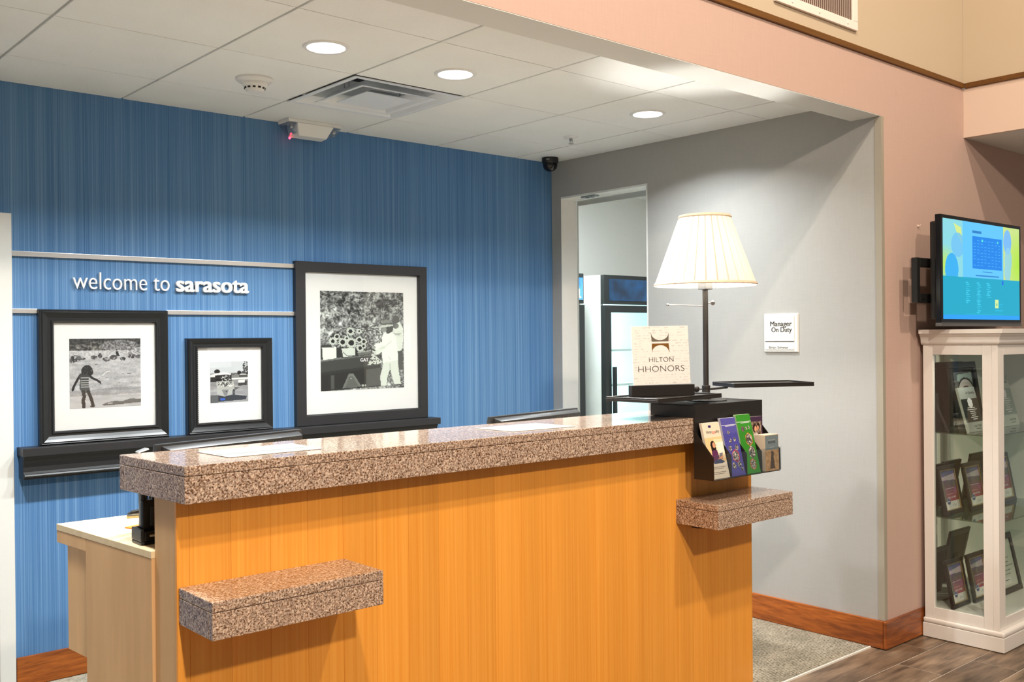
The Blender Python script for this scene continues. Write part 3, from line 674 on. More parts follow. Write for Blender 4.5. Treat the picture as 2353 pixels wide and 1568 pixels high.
    c.g(c.line([(1060, 720), (960, 830), (840, 870)], 80), W_); c.g(c.line([(930, 880), (860, 940)], 70), .88); c.g(c.line([(1050, 790), (960, 870), (900, 895)], 5), .7); c.g(c.line([(1010, 1000), (1040, 1060)], 5), .75)
    c.g(c.poly([(940, 1090), (1140, 1060), (1150, 1200), (1180, 1395), (1085, 1395), (1030, 1180), (990, 1300), (980, 1410), (900, 1410), (890, 1280), (925, 1160)]), .86); c.g(c.line([(1030, 1110), (1030, 1180)], 8), .6)
    c.g(c.poly([(910, 575), (925, 510), (975, 484), (1030, 500), (1050, 560)]), .50); c.g(c.poly([(912, 545), (1045, 530), (1050, 562), (910, 575)]), .34); c.g(c.poly([(868, 605), (920, 565), (1060, 555), (1080, 575), (1000, 590)]), .78)
    c.g(c.ell(805, 875, 28, 24), .62)
    m = c.poly([(790, 900), (770, 1000), (720, 1120), (860, 1110), (920, 1080), (850, 1010), (830, 900)]) & (n1 > .38); c.g(m, .82)
    c.a *= np.array((.97, 1.0, .975)); return c

def picture_frame(name, label, ox0, ox1, oz0, oz1, ix0, ix1, iz0, iz1, px0, px1, pz0, pz1, prof, mat, canvas, group, lip=None):
    t = thing(name, ((ox0 + ox1) / 2, YW - .02, oz0), label, 'picture', group)
    m = MB(); yf = YW
    loops = []
    for u, d in prof:       # u: 0 outer edge .. 1 inner edge; d: how far it stands off the wall
        a = [ox0 + (ix0 - ox0) * u, ox1 + (ix1 - ox1) * u, oz0 + (iz0 - oz0) * u, oz1 + (iz1 - oz1) * u]
        loops.append([m.v(a[0], yf - d, a[2]), m.v(a[1], yf - d, a[2]), m.v(a[1], yf - d, a[3]), m.v(a[0], yf - d, a[3])])
    for A, B in zip(loops, loops[1:] + loops[:1]):
        for k in range(4): m.bm.faces.new([A[k], A[(k + 1) % 4], B[(k + 1) % 4], B[k]])
    fr = m.build('frame', mat, t)
    box('mat_board', MAT, t, ix0 - .004, ix1 + .004, YW - .013, YW - .007, iz0 - .004, iz1 + .004)
    MB().prism([(px0, pz0), (px1, pz0), (px1, pz1), (px0, pz1)], 'y', YW - .0138, YW - .0132).build('print_backing', INK, t)
    canvas.build('photo_print', WALLM(px0, YW - .0141, pz0), px1 - px0, pz1 - pz0, PRINT, t)
    box('glass_pane', PANE, t, ix0 - .003, ix1 + .003, YW - .0185, YW - .0170, iz0 - .003, iz1 + .003)
    return t, fr
OG = [(0, .001), (0, .030), (.08, .038), (.16, .036), (.22, .040), (.40, .034), (.62, .026), (.78, .026), (.84, .031), (.93, .030), (1, .024), (1, .001)]
G_ = 'framed pictures on the black ledge'
picture_frame('framed_picture', 'black moulded frame with a print of a child on a sandy beach', 1.303, 1.882, 1.0497, 1.650, 1.368, 1.823, 1.109, 1.590, 1.436, 1.755, 1.204, 1.519, OG, BLACKF, beach_print(), G_)
t2, fr2 = picture_frame('framed_picture', 'small black beaded frame with a print of white golf carts', 1.975, 2.426, 1.0497, 1.517, 2.030, 2.370, 1.102, 1.470, 2.098, 2.298, 1.197, 1.400, OG, BLACKF, cart_print(), G_)
m = MB()
for k in range(38):
    z = 1.106 + (1.466 - 1.106) * k / 37
    for x in (2.0275, 2.3725): m.box(x - .0014, x + .0014, YW - .0305, YW - .0290, z - .003, z + .003)
for k in range(36):
    x = 2.034 + (2.366 - 2.034) * k / 35
    for z in (1.0995, 1.4725): m.box(x - .003, x + .003, YW - .0305, YW - .0290, z - .0014, z + .0014)
m.build('beading', BLACKF, fr2, kind='stuff')
FL = [(0, .001), (0, .032), (.05, .034), (.90, .034), (.93, .029), (1, .024), (1, .001)]
t3, _ = picture_frame('framed_picture', 'large flat black frame with a print of a woman in white beside sunflowers', 2.563, 3.409, 1.0497, 1.918, 2.625, 3.352, 1.108, 1.863, 2.717, 3.255, 1.229, 1.766, FL, BLACKM, farm_print(), G_)
lettering('GAT', WALLM(2.965, YW - .0144, 1.382), .052, INKW, t3, depth=.0003, offset=.03)
# picture ledge
t = thing('picture_ledge', (2.335, YW - .045, .914), 'long black moulded picture ledge on the blue wall', 'shelf')
P = [(0, 1.049), (.093, 1.049), (.093, 1.030), (.088, 1.028), (.086, 1.012), (.080, 1.004), (.073, .985), (.070, .965), (.073, .945), (.080, .936), (.087, .934), (.090, .928), (.087, .921), (.082, .919), (.082, .914), (0, .914)]
m = MB().prism([(YW - .0005 - d, z) for d, z in P[4:]] + [(YW - .0005, P[4][1])], 'x', 1.224, 3.441); m.build('moulding', BLACKF, t)
box('ledge_top', BLACKM, t, 1.217, 3.454, YW - .0935, YW - .0005, 1.0125, 1.0490, bevel=.002)
# metal bars
for x0, x1, z0, z1, lab in ((1.202, 2.562, 1.881, 1.9025, 'long brushed aluminium bar above the welcome lettering'), (1.202, 1.3025, 1.632, 1.6520, 'short aluminium bar stub left of the beach picture'), (1.8825, 2.562, 1.632, 1.6520, 'aluminium bar between the beach picture and the tall black frame')):
    o = box('metal_bar', SILVER, None, x0, x1, YW - .016, YW - .0005, z0, z1, bevel=.0015); tag(o, lab, 'bar', 'metal bars on the blue wall')
# raised letters
t = thing('wall_lettering', (1.88, YW - .02, 1.743), 'raised white lettering reading welcome to sarasota on the blue wall', 'lettering')
def raised(bodytext, x0, x1, z0, xh, offs, xh_char):
    tmk = lambda q: text_mesh(q, offs, .02) if offs <= 0 else embolden(text_mesh(q, .004, .02), offs, offs * .35)
    full = tmk(bodytext); lo, hi = me_bounds(full); sc = (x1 - x0) / (hi[0] - lo[0])
    q = tmk(xh_char); ql, qh = me_bounds(q); sy = xh / (qh[1] - ql[1])
    for i, ch in enumerate(bodytext):
        if ch == ' ': continue
        pre = tmk(bodytext[:i + 1]); _, ph = me_bounds(pre)
        g = tmk(ch); gl, gh = me_bounds(g)
        xx = x0 + (ph[0] - (gh[0] - gl[0]) - lo[0]) * sc
        T = WALLM(xx, YW - .008, z0) @ Matrix.Diagonal((sc, sy, .012 / .04, 1)) @ Matrix.Translation((-gl[0], 0, .02))
        g.transform(T); a, b = me_bounds(g); c_ = Vector(((a[0] + b[0]) / 2, (a[1] + b[1]) / 2, a[2])); g.transform(Matrix.Translation(-c_))
        g.materials.clear(); g.materials.append(LETTER); g.name = 'letter'
        o = link('letter', g, c_, t)
        MB().box(c_.x - .002, c_.x + .002, YW - .0085, YW - .0005, z0 + .004, z0 + .010).build('standoff', CHROME, o)
raised('welcome to', 1.453, 1.896, 1.744, .050, -.008, 'x')
raised('sarasota', 1.928, 2.305, 1.744, .052, .026, 'x')

# ------------------------------------------------------------------ reception counter
HT = 1.180
XL, XR = 1.052, 3.606
YF, YB = 2.552, 2.686
SK = math.tan(math.radians(3.4))          # the left end is cut slightly off square
t = thing('reception_counter', ((XL + XR) / 2, 2.62, 0), 'amber wood panelled reception counter with pale maple end', 'counter')
core = MB().prism([(XL + .002, YF + .0125), (XR, YF + .0125), (XR, YB), (XL + .002 - SK * .12, YB)], 'z', 0, 1.079).build('core', VENEER, t)
x = XL; first = True
seams = [XL, 1.087]
while seams[-1] + .1182 < XR - .02: seams.append(seams[-1] + .1182)
seams.append(XR)
bd = None
for a, b in zip(seams[:-1], seams[1:]):
    if bd is not None and abs((b - a) - .1182) < 1e-6: link('board', bd, ((a + b) / 2, YF + .006, 0), t)
    else:
        o = box('board', BOARD, t, a + .0002, b - .0002, YF, YF + .012, 0, 1.079, bevel=.0007, seg=1)
        if abs((b - a) - .1182) < 1e-6: bd = o.data
# granite top
t = thing('granite_countertop', (2.3, 2.67, 1.081), 'polished speckled granite countertop on the reception counter', 'countertop')
gl, gr, gf, gb = 1.046, 3.570, 2.480, 2.880
def skq(x, y): return (x - SK * (y - gf), y)
MB().prism([skq(gl, gf), (gr, gf), (gr, gb), skq(gl, gb)], 'z', 1.1535, HT).build('top_slab', GRANITE, t, bevel=.003)
MB().prism([skq(gl, gf + .0003), (gr, gf + .0003), (gr, gf + .026), skq(gl, gf + .026)], 'z', 1.081, 1.1525).build('front_fascia', GRANITE, t, bevel=.002)
MB().prism([skq(gl, gf + .0268), (gl + .028, gf + .0268), (gl + .028 - SK * .34, gb - .027), skq(gl, gb - .027)], 'z', 1.081, 1.1525).build('end_fascia', GRANITE, t, bevel=.002)
MB().prism([skq(gl, gb - .0262), (gr, gb - .0262), (gr, gb), skq(gl, gb)], 'z', 1.081, 1.1525).build('back_fascia', GRANITE, t, bevel=.002)
MB().box(gl + .03, gr - .03, gf + .03, gb - .03, 1.1525, 1.1533).box(gl + .05, gr, YF + .0005, YB - .0005, 1.0792, 1.1524).build('subtop', VENEER, t)
# granite ledges
def ledge(x0, x1, label, bx):
    t = thing('granite_ledge', ((x0 + x1) / 2, 2.45, .755), label, 'shelf', 'granite ledges on the counter front')
    yf, zt = 2.344, .8525
    box('top_slab', GRANITE, t, x0, x1, yf, YF - .0005, zt - .026, zt, bevel=.003)
    box('front_fascia', GRANITE, t, x0, x1, yf + .0003, yf + .024, zt - .096, zt - .0272, bevel=.0015)
    box('end_fascia', GRANITE, t, x0, x0 + .024, yf + .0248, YF - .0005, zt - .096, zt - .0272, bevel=.0015)
    box('end_fascia', GRANITE, t, x1 - .024, x1, yf + .0248, YF - .0005, zt - .096, zt - .0272, bevel=.0015)
    box('underside', VENEER, t, x0 + .025, x1 - .025, yf + .025, YF - .0005, zt - .085, zt - .0272)
    b = MB().box(bx - .016, bx + .016, YF - .160, YF - .001, zt - .106, zt - .0855).hexa([(bx - .006, YF - .03, zt - .125), (bx + .006, YF - .03, zt - .125), (bx + .006, YF - .001, zt - .125), (bx - .006, YF - .001, zt - .125)], [(bx - .006, YF - .150, zt - .1065), (bx + .006, YF - .150, zt - .1065), (bx + .006, YF - .001, zt - .1065), (bx - .006, YF - .001, zt - .1065)])
    bo = b.build('bracket', plain('bracket_steel', (.10, .09, .09, 1), .4, .7), t)
    for q in (-.012, .012): MB().lathe([(0, zt - .1062), (.005, zt - .1065), (.004, zt - .1105), (0, zt - .111)], bx + q, YF - .145, 10).build('bolt', METALB, bo)
ledge(1.056, 1.563, 'low granite ledge on the counter front near its pale maple end', 1.36)
ledge(3.098, 3.603, 'low granite ledge on the counter front below the brochure rack', 3.20)
# staff desk behind
DZ = .930
t = thing('staff_desk', (2.3, 3.0, 0), 'pale maple staff desk fixed behind the reception counter', 'desk')
def dk(x, y): return (1.036 - .096 * (y - 2.69) + (x - 1.036), y)
MB().prism([dk(1.036, YB + .001), (3.60, YB + .001), (3.60, 3.31), dk(1.036, 3.31)], 'z', DZ - .020, DZ).build('worktop', DESKTOP, t, bevel=.0015)
MB().prism([dk(1.037, YB + .001), dk(1.062, YB + .001), dk(1.062, 3.10), dk(1.037, 3.10)], 'z', 0, DZ - .0205).build('end_panel', VENEER, t, bevel=.001)
MB().prism([dk(1.037, 3.1015), dk(1.062, 3.1015), dk(1.062, 3.31), dk(1.037, 3.31)], 'z', DZ - .058, DZ - .0205).build('apron_end', VENEER, t, bevel=.001)
MB().prism([dk(1.0625, 3.285), (3.60, 3.285), (3.60, 3.31), dk(1.0625, 3.31)], 'z', DZ - .058, DZ - .0205).build('apron', VENEER, t, bevel=.001)
MB().prism([dk(1.045, 3.1012), dk(1.062, 3.1012), dk(1.062, 3.25), dk(1.045, 3.25)], 'z', .545, DZ - .0585).build('hanging_panel', VENEER, t, bevel=.001)
box('end_panel', VENEER, t, 3.575, 3.60, YB + .001, 3.28, 0, DZ - .0205)

# ------------------------------------------------------------------ sheets on the granite
def counter_mat(pts, label, text):
    t = thing('counter_mat', (sum(p[0] for p in pts) / 4, sum(p[1] for p in pts) / 4, HT + .0005), label, 'mat', 'printed mats on the countertop')
    MB().prism(pts, 'z', HT + .0006, HT + .0022).build('sheet', plain('frosted_sheet', (.46, .49, .48, 1), .25, coat=.3), t, bevel=.0004, seg=1)
    A, B, C, D = [Vector((*p, 0)) for p in pts]
    def at(u, v): q = (A * (1 - u) + D * u) * (1 - v) + (B * (1 - u) + C * u) * v; return q
    def strip(u0, u1, v0, v1): return [at(u0, v0)[:2], at(u1, v0)[:2], at(u1, v1)[:2], at(u0, v1)[:2]]
    MB().prism(strip(.03, .97, .36, .66), 'z', HT + .0023, HT + .0026).build('printed_band', plain('grey_band', (.30, .33, .32, 1), .35), t)
    o = at(.5, .60); e = (D - A).normalized(); n = Vector((-e.y, e.x, 0))
    lettering(text, face_mat((o.x, o.y, HT + .0026), e, n), .16, INKW, t, height=.035, depth=.0004, align='C', shear=.25)
counter_mat([(1.206, 2.769), (1.213, 2.574), (1.513, 2.580), (1.518, 2.781)], 'pale printed mat with grey band lying near the left end of the granite', 'Hampton')
counter_mat([(2.242, 2.762), (2.249, 2.565), (2.540, 2.555), (2.533, 2.758)], 'pale printed mat with grey band lying in front of the far monitor', 'Hampton')

# ------------------------------------------------------------------ monitors seen from behind
def monitor(L, ang, wdt, ztop, label):
    M_ = Matrix.Translation((L[0], L[1], 0)) @ Matrix.Rotation(math.radians(ang), 4, 'Z')
    c = M_ @ Vector((wdt / 2, .09, DZ))
    t = thing('computer_monitor', c, label, 'monitor', 'monitors behind the counter')
    h = .235; tl = .05
    MB(M_).hexa([(0, tl, ztop - h), (wdt, tl, ztop - h), (wdt, tl + .022, ztop - h), (0, tl + .022, ztop - h)], [(0, .012, ztop), (wdt, .012, ztop), (wdt, .034, ztop), (0, .034, ztop)]).build('bezel', plain('grey_black_bezel', (.035, .036, .038, 1), .3), t, bevel=.006, smooth=True)
    MB(M_).hexa([(.025, tl - .03, ztop - h + .03), (wdt - .025, tl - .03, ztop - h + .03), (wdt - .02, tl - .0005, ztop - h + .02), (.02, tl - .0005, ztop - h + .02)], [(.025, -.018, ztop - .018), (wdt - .025, -.018, ztop - .018), (wdt - .015, .0135, ztop - .006), (.015, .0135, ztop - .006)]).build('back_shell', plain('black_monitor_back', (.02, .02, .021, 1), .38), t, bevel=.004, smooth=True)
    MB(M_).hexa([(.02, tl + .0225, ztop - h + .02), (wdt - .02, tl + .0225, ztop - h + .02), (wdt - .02, tl + .0235, ztop - h + .02), (.02, tl + .0235, ztop - h + .02)], [(.02, .0365, ztop - .02), (wdt - .02, .0365, ztop - .02), (wdt - .02, .0375, ztop - .02), (.02, .0375, ztop - .02)]).build('screen', emit('monitor_glow', (.5, .65, .9, 1), .6), t)
    MB(M_).box(wdt / 2 - .03, wdt / 2 + .03, .075, .10, DZ + .0125, ztop - .06).build('stand_neck', BLACKP, t)
    MB(M_).box(wdt / 2 - .12, wdt / 2 + .12, .02, .20, DZ + .0005, DZ + .012).build('stand_base', BLACKP, t, bevel=.003)
    m = MB(M_)
    for k in range(14): m.box(wdt * .58 + k * .012, wdt * .58 + k * .012 + .007, -.0200 + .002, -.0170, ztop - .030 - (k % 3) * .002, ztop - .026)
    m.build('vent_slots', plain('vent_grey', (.06, .06, .06, 1), .5), t, kind='stuff')
    return t
monitor((1.158, 2.926), 14.0, .585, 1.194, 'dark flat monitor behind the left counter mat')
monitor((2.486, 2.95), 11.3, .61, 1.197, 'dark flat monitor behind the far end of the counter')
# card terminal left of the monitor
t = thing('card_terminal', (1.135, 3.03, DZ), 'small dark card terminal with silver edge beside the near monitor', 'card terminal')
MB().hexa([(1.126, 2.988, DZ + .0005), (1.146, 2.988, DZ + .0005), (1.146, 3.008, DZ + .0005), (1.126, 3.008, DZ + .0005)], [(1.118, 2.985, 1.168), (1.146, 2.985, 1.176), (1.146, 3.01, 1.176), (1.118, 3.01, 1.168)]).build('body', BLACKP, t, bevel=.004)
MB().hexa([(1.116, 2.98, 1.1685), (1.148, 2.98, 1.1770), (1.148, 3.012, 1.1770), (1.116, 3.012, 1.1685)], [(1.118, 2.984, 1.1725), (1.146, 2.984, 1.1810), (1.146, 3.01, 1.1810), (1.118, 3.01, 1.1725)]).build('silver_cap', SILVER, t, bevel=.001)
# hand radios on the desk
def radio(x, y, label, hgt):
    t = thing('hand_radio', (x, y, DZ + .012), label, 'radio', 'hand radios in desk chargers')
    MB().hexa([(x - .028, y - .018, DZ + .030), (x + .028, y - .018, DZ + .030), (x + .028, y + .018, DZ + .030), (x - .028, y + .018, DZ + .030)], [(x - .026, y - .015, DZ + hgt), (x + .026, y - .015, DZ + hgt), (x + .026, y + .016, DZ + hgt), (x - .026, y + .016, DZ + hgt)]).build('body', BLACKP, t, bevel=.006, smooth=True)
    MB().tube([(x - .017, y + .004, DZ + hgt), (x - .017, y + .004, DZ + hgt + .012), (x - .017, y + .004, DZ + hgt + .026)], [.008, .007, .005]).build('antenna', BLACKP, t, smooth=True)
    MB().tube([(x + .012, y, DZ + hgt), (x + .012, y, DZ + hgt + .009)], .006).build('volume_knob', BLACKP, t)
    MB().box(x - .008, x + .012, y - .0245, y - .0185, DZ + .05, DZ + hgt - .015).build('belt_clip', plain('clip_plastic', (.03, .03, .03, 1), .25), t, bevel=.002)
def charger(x, y, label):
    t = thing('radio_charger', (x, y, DZ), label, 'charger', 'radio chargers on the desk')
    MB().box(x - .040, x + .040, y - .036, y + .036, DZ + .0005, DZ + .010).build('base', BLACKP, t, bevel=.003)
    m = MB().box(x - .040, x - .030, y - .036, y + .036, DZ + .0105, DZ + .045).box(x + .030, x + .040, y - .036, y + .036, DZ + .0105, DZ + .045).box(x - .0295, x + .0295, y - .036, y - .0255, DZ + .0105, DZ + .038).box(x - .0295, x + .0295, y + .0245, y + .036, DZ + .0105, DZ + .045)
    m.build('cup', BLACKP, t, bevel=.002)
    box('indicator_strip', SILVER, t, x - .015, x + .015, y - .0368, y - .0363, DZ + .022, DZ + .028)
for (x, y, a, b, hg) in ((1.084, 2.815, 'black hand radio standing in the charger near the counter end', 'black charging cradle near the counter end', .122), (1.170, 2.90, 'black hand radio in the charger further along the desk', 'black charging cradle further along the desk', .145)):
    charger(x, y, b); radio(x, y, a, hg)
t = thing('stapler', (1.215, 3.235, DZ), 'dark stapler with brass base on the staff desk', 'stapler')
SM = Matrix.Translation((1.225, 3.24, DZ)) @ Matrix.Rotation(math.radians(-18), 4, 'Z')
MB(SM).box(-.05, .05, -.014, .014, .0005, .008).build('base', GOLD, t, bevel=.002)
MB(SM).hexa([(-.05, -.012, .012), (.05, -.012, .012), (.05, .012, .012), (-.05, .012, .012)], [(-.035, -.010, .022), (.05, -.010, .034), (.05, .010, .034), (-.035, .010, .022)]).build('arm', BLACKP, t, bevel=.003)
MB(SM).box(.035, .049, -.010, .010, .0082, .0118).build('hinge', GOLD, t)
o = MB(Matrix.Translation((1.155, 3.055, DZ)) @ Matrix.Rotation(.3, 4, 'Z')).box(-.038, .038, -.038, .038, .0003, .004).build('sticky_note_pad', plain('orange_paper', S(226, 134, 40), .7), None, bevel=.0005, seg=1)
tag(o, 'orange sticky note pad on the staff desk behind the radio', 'note pad')

# ------------------------------------------------------------------ brochure rack over the counter end
RX0, RX1, RY = 3.120, 3.573, 2.470
t = rack = thing('brochure_rack', ((RX0 + RX1) / 2, 2.55, .939), 'black metal brochure rack hooked over the end of the granite counter', 'brochure rack')
MB().box(RX0, RX1, RY + .0085, 2.70, 1.2285, 1.2315).box(RX0, RX0 + .003, RY + .0085, 2.70, 1.1805, 1.2280).box(RX1 - .003, RX1, RY + .0085, 2.70, 1.1805, 1.2280).box(RX0 + .0035, RX1 - .0035, 2.697, 2.70, 1.1805, 1.2280).build('saddle_box', METALB, t, bevel=.0008, seg=1)
box('back_plate', METALB, t, RX0, RX1, RY, RY + .0080, .939, 1.2315, bevel=.001)
SIDE = [(RY - .0005, 1.125), (2.383, 1.031), (2.381, .944), (RY - .0005, .939)]
for x in (RX0, RX1 - .003): MB().prism(SIDE, 'x', x, x + .003).build('side_plate', METALB, t)
DIVX = (3.243, 3.346, 3.449)
DIVP = [(RY - .0005, 1.120), (2.389, 1.028), (2.387, .9445), (RY - .0005, .9435)]
for x in DIVX: MB().prism(DIVP, 'x', x, x + .002).build('divider', METALB, t)
MB().prism([(2.3815, .940), (RY - .0005, .939), (RY - .0005, .942), (2.3815, .943)], 'x', RX0 + .0035, RX1 - .0035).build('bottom_plate', METALB, t)
box('acrylic_front', ACRYL, t, RX0 + .0005, RX1 - .0005, 2.377, 2.3805, .943, 1.040, bevel=.0005, seg=1)

def cream_leaflet():
    c = Canvas(48, 110, (.93, .87, .78), (0, 0, 100, 230))
    c.put(c.rect(0, 60, 100, 160), (.93, .80, .58)); c.put(c.rect(50, 70, 100, 150), (.96, .88, .72)); c.put(c.rect(60, 82, 100, 128), (.97, .94, .88))
    c.put(c.ell(42, 16, 9, 6), (.22, .16, .42))
    c.put(c.ell(40, 92, 14, 17), (.10, .05, .04)); c.put(c.poly([(28, 92), (52, 92), (56, 132), (40, 140), (26, 122)]), (.10, .05, .04)); c.put(c.ell(45, 93, 8, 12), (.86, .62, .48))
    c.put(c.poly([(24, 122), (40, 112), (58, 116), (66, 158), (24, 158)]), (.38, .16, .34)); c.put(c.poly([(66, 128), (86, 126), (82, 152), (64, 154)]), (.45, .45, .50)); c.put(c.line([(50, 158), (66, 150), (80, 144)], 10), (.86, .62, .46)); c.put(c.poly([(24, 158), (66, 150), (92, 165), (60, 172), (24, 168)]), (.24, .28, .42))
    c.put(c.rect(0, 170, 100, 230), (.95, .90, .83))
    for k in range(6): c.put(c.rect(8, 182 + k * 7, 86 - (k % 3) * 12, 183.4 + k * 7), (.5, .45, .42))
    return c
def hexa_leaflet(base, dark, pics, seed):
    c = Canvas(48, 110, base, (0, 0, 100, 230)); n = c.noise(2, seed)
    hx = ((np.floor(c.X / 7) + np.floor(c.Y / 6)) % 2 == 0) & (c.Y > 60) & (c.Y < 170); c.put(hx, dark, .55)
    c.put(c.rect(0, 27, 100, 28.5), (.92, .92, .95)); c.put(c.rect(26, 31, 88, 34), (.92, .92, .95)); c.put(c.rect(34, 22, 80, 24), (.85, .85, .9))
    for (x, y, r, ring) in pics:
        h = lambda q: c.poly([(x + q * math.sin(a), y + q * math.cos(a)) for a in [i * math.pi / 3 for i in range(6)]])
        if ring: c.put(h(r + 3), ring)
        m = h(r); v = np.clip(.45 + 1.1 * (n - .45), .05, .95); c.a[m] = np.stack([v, v * .96, v * .93], -1)[m]
    return c
def wedding_leaflet():
    c = Canvas(44, 60, (.25, .15, .27), (0, 0, 100, 140)); n = c.noise(3, 8); m = c.rect(8, 18, 94, 130); c.a[m] = np.stack([.55 + .5 * (n - .5), .48 + .5 * (n - .5), .42 + .45 * (n - .5)], -1)[m]
    c.put(c.ell(42, 50, 16, 22), (.20, .11, .07)); c.put(c.ell(48, 54, 9, 14), (.85, .62, .48)); c.put(c.ell(70, 44, 13, 18), (.14, .09, .06)); c.put(c.ell(66, 50, 8, 12), (.8, .58, .45)); c.put(c.poly([(20, 84), (60, 74), (78, 130), (14, 130)]), (.85, .84, .82)); c.put(c.ell(74, 92, 8, 8), (.8, .35, .15))
    c.put(c.rect(0, 128, 100, 140), (.25, .14, .34)); return c
def revolve_cover():
    c = Canvas(50, 74, (.80, .66, .48), (0, 0, 100, 148)); c.put(c.rect(3, 3, 97, 62), (.44, .50, .52)); c.put(c.rect(25, 20, 75, 22), (.6, .64, .65)); c.put(c.rect(34, 50, 66, 51.5), (.6, .64, .65))
    n = c.noise(4, 9); m = c.rect(0, 64, 100, 148); c.a[m] = np.stack([.78 + .2 * (n - .5), .62 + .2 * (n - .5), .43 + .2 * (n - .5)], -1)[m]
    c.put(c.poly([(44, 80), (56, 76), (62, 96), (70, 140), (32, 140), (40, 104)]), (.32, .24, .16)); c.put(c.ell(50, 74, 7, 8), (.30, .22, .15)); c.put(c.ell(59, 80, 6, 8), (.36, .27, .19)); return c
BH = 'brochure stacks in the black rack'
def leaflet_stack(name, label, x0, x1, z1, lean, canvas, pagecol, yb=2.391, dz=.0, th=.012, tint=None):
    z0 = .9440; yt = yb + lean
    t = thing(name, ((x0 + x1) / 2, yb, z0), label, 'brochures', BH)
    MB().hexa([(x0, yb + .0004, z0), (x1, yb + .0004, z0), (x1, yb + th, z0), (x0, yb + th, z0)], [(x0, yt + .0004, z1), (x1, yt + .0004, z1), (x1, min(yt + th, RY - .001), z1), (x0, min(yt + th, RY - .001), z1)]).build('pages', plain('page_edges', pagecol, .7), t)
    L = math.hypot(z1 - z0, lean); upv = Vector((0, lean, z1 - z0)).normalized()
    canvas.build('cover', face_mat((x0, yb, z0), (1, 0, 0), upv), x1 - x0, L, PAPERP, t)
    return t, (lambda u, v: face_mat(Vector((x0 + (x1 - x0) * u, yb - .0002, z0)) + upv * L * v, (1, 0, 0), upv)), x1 - x0, L
t, fm, w_, L = leaflet_stack('brochure_stack', 'cream brochures with a dark haired woman holding a tablet', 3.128, 3.238, 1.160, .055, cream_leaflet(), (.82, .74, .64, 1))
lettering('Hamp', fm(.16, .795), .035, INK, t, height=.015, depth=.0003, shear=.2); lettering('ton', fm(.50, .795), .020, INKR, t, height=.0115, depth=.0003, shear=.2); lettering('ality', fm(.69, .795), .026, INK, t, height=.015, depth=.0003, shear=.2)
leaflet_stack('brochure_stack', 'purple brochures with white hexagon pictures', 3.2475, 3.343, 1.172, .055, hexa_leaflet((.34, .33, .66), (.16, .16, .50), ((38, 45 + 12, 8, None), (42, 92, 9, None), (72, 88, 9, None), (30, 120, 12, None), (74, 120, 13, None), (58, 152, 23, (.85, .2, .2)), (34, 190, 14, None), (72, 186, 13, None), (84, 206, 9, None)), 21), (.60, .60, .72, 1))
leaflet_stack('brochure_stack', 'green brochures with hexagon photographs of a coach', 3.3505, 3.446, 1.180, .055, hexa_leaflet((.22, .58, .16), (.12, .40, .08), ((32, 56, 8, (.5, .15, .4)), (58, 54, 7, None), (76, 52, 7, None), (62, 98, 24, (.85, .5, .15)), (66, 148, 26, None), (58, 195, 20, (.8, .35, .2))), 22), (.45, .62, .38, 1))
c_ = wedding_leaflet()
t, fm, w_, L = leaflet_stack('brochure_stack', 'dark purple brochures with a smiling couple at the back of the rack', 3.4535, 3.5480, 1.165, .012, Canvas(4, 8, (.25, .15, .27), (0, 0, 1, 1)), (.42, .36, .38, 1), yb=2.444)
me, cc = c_.mesh('cover_photo', fm(.02, .44), w_ * .96, L * .54, PAPERP); link('cover_photo', me, cc - Vector((0, .0003, 0)), t)
t, fm, w_, L = leaflet_stack('booklet_stack', 'thick tan booklets titled in grey at the front of the rack', 3.4700, 3.5660, 1.092, .004, revolve_cover(), (.76, .62, .48, 1), yb=2.384, th=.050)
lettering('REVOLVES', fm(.5, .76), .050, INK, t, height=.010, depth=.0003, align='C')

# ------------------------------------------------------------------ counter lamp with trays
LX, LY = 3.375, 2.612
t = lamp = thing('counter_lamp', (LX, LY, 1.2315), 'dark metal counter lamp with pleated white shade and two swing trays', 'lamp')
MB().lathe([(0, 1.2320), (.085, 1.2320), (.085, 1.2360), (.020, 1.2400), (.020, 1.2440), (0, 1.2440)], LX, LY, 36).build('base_plate', METALD, t, smooth=True, merge=True)
MB().tube([(LX, LY, 1.2445), (LX, LY, 1.700)], .0115, 16).build('pole', METALD, t, smooth=True)
MB().box(LX - .026, LX + .026, LY - .02, LY + .02, 1.7005, 1.735).build('socket_block', plain('steel_block', (.45, .48, .52, 1), .3, .8), t, bevel=.003)
col = MB().lathe([(0, 1.2600), (.017, 1.2600), (.018, 1.2640), (.017, 1.2690), (.017, 1.2850), (.018, 1.2900), (.017, 1.2960), (.0118, 1.2975), (.0118, 1.2600)], LX, LY, 24).build('collar', METALD, t, smooth=True)
MB(face_mat((LX, LY, 1.280), (.752, -.659, 0), (0, 0, 1))).tube([(-.017, 0, 0), (-.028, 0, 0)], .003, 8).ball((-.040, 0, 0), .013, 1, 1, .35).build('collar_knob', METALB, col, smooth=True)
MB(face_mat((LX, LY, 1.632), (.752, -.659, 0), (0, 0, 1))).tube([(-.0116, 0, 0), (-.155, .006, 0)], .0028, 8).ball((-.160, .006, 0), .0068).build('pull_rod', CHROME, t, smooth=True)
MB(face_mat((LX, LY, 1.645), (.752, -.659, 0), (0, 0, 1))).tube([(.0116, 0, 0), (.022, 0, 0)], .003, 8).ball((.031, 0, 0), .0105, 1, 1, .35).build('thumb_knob', CHROME, t, smooth=True)
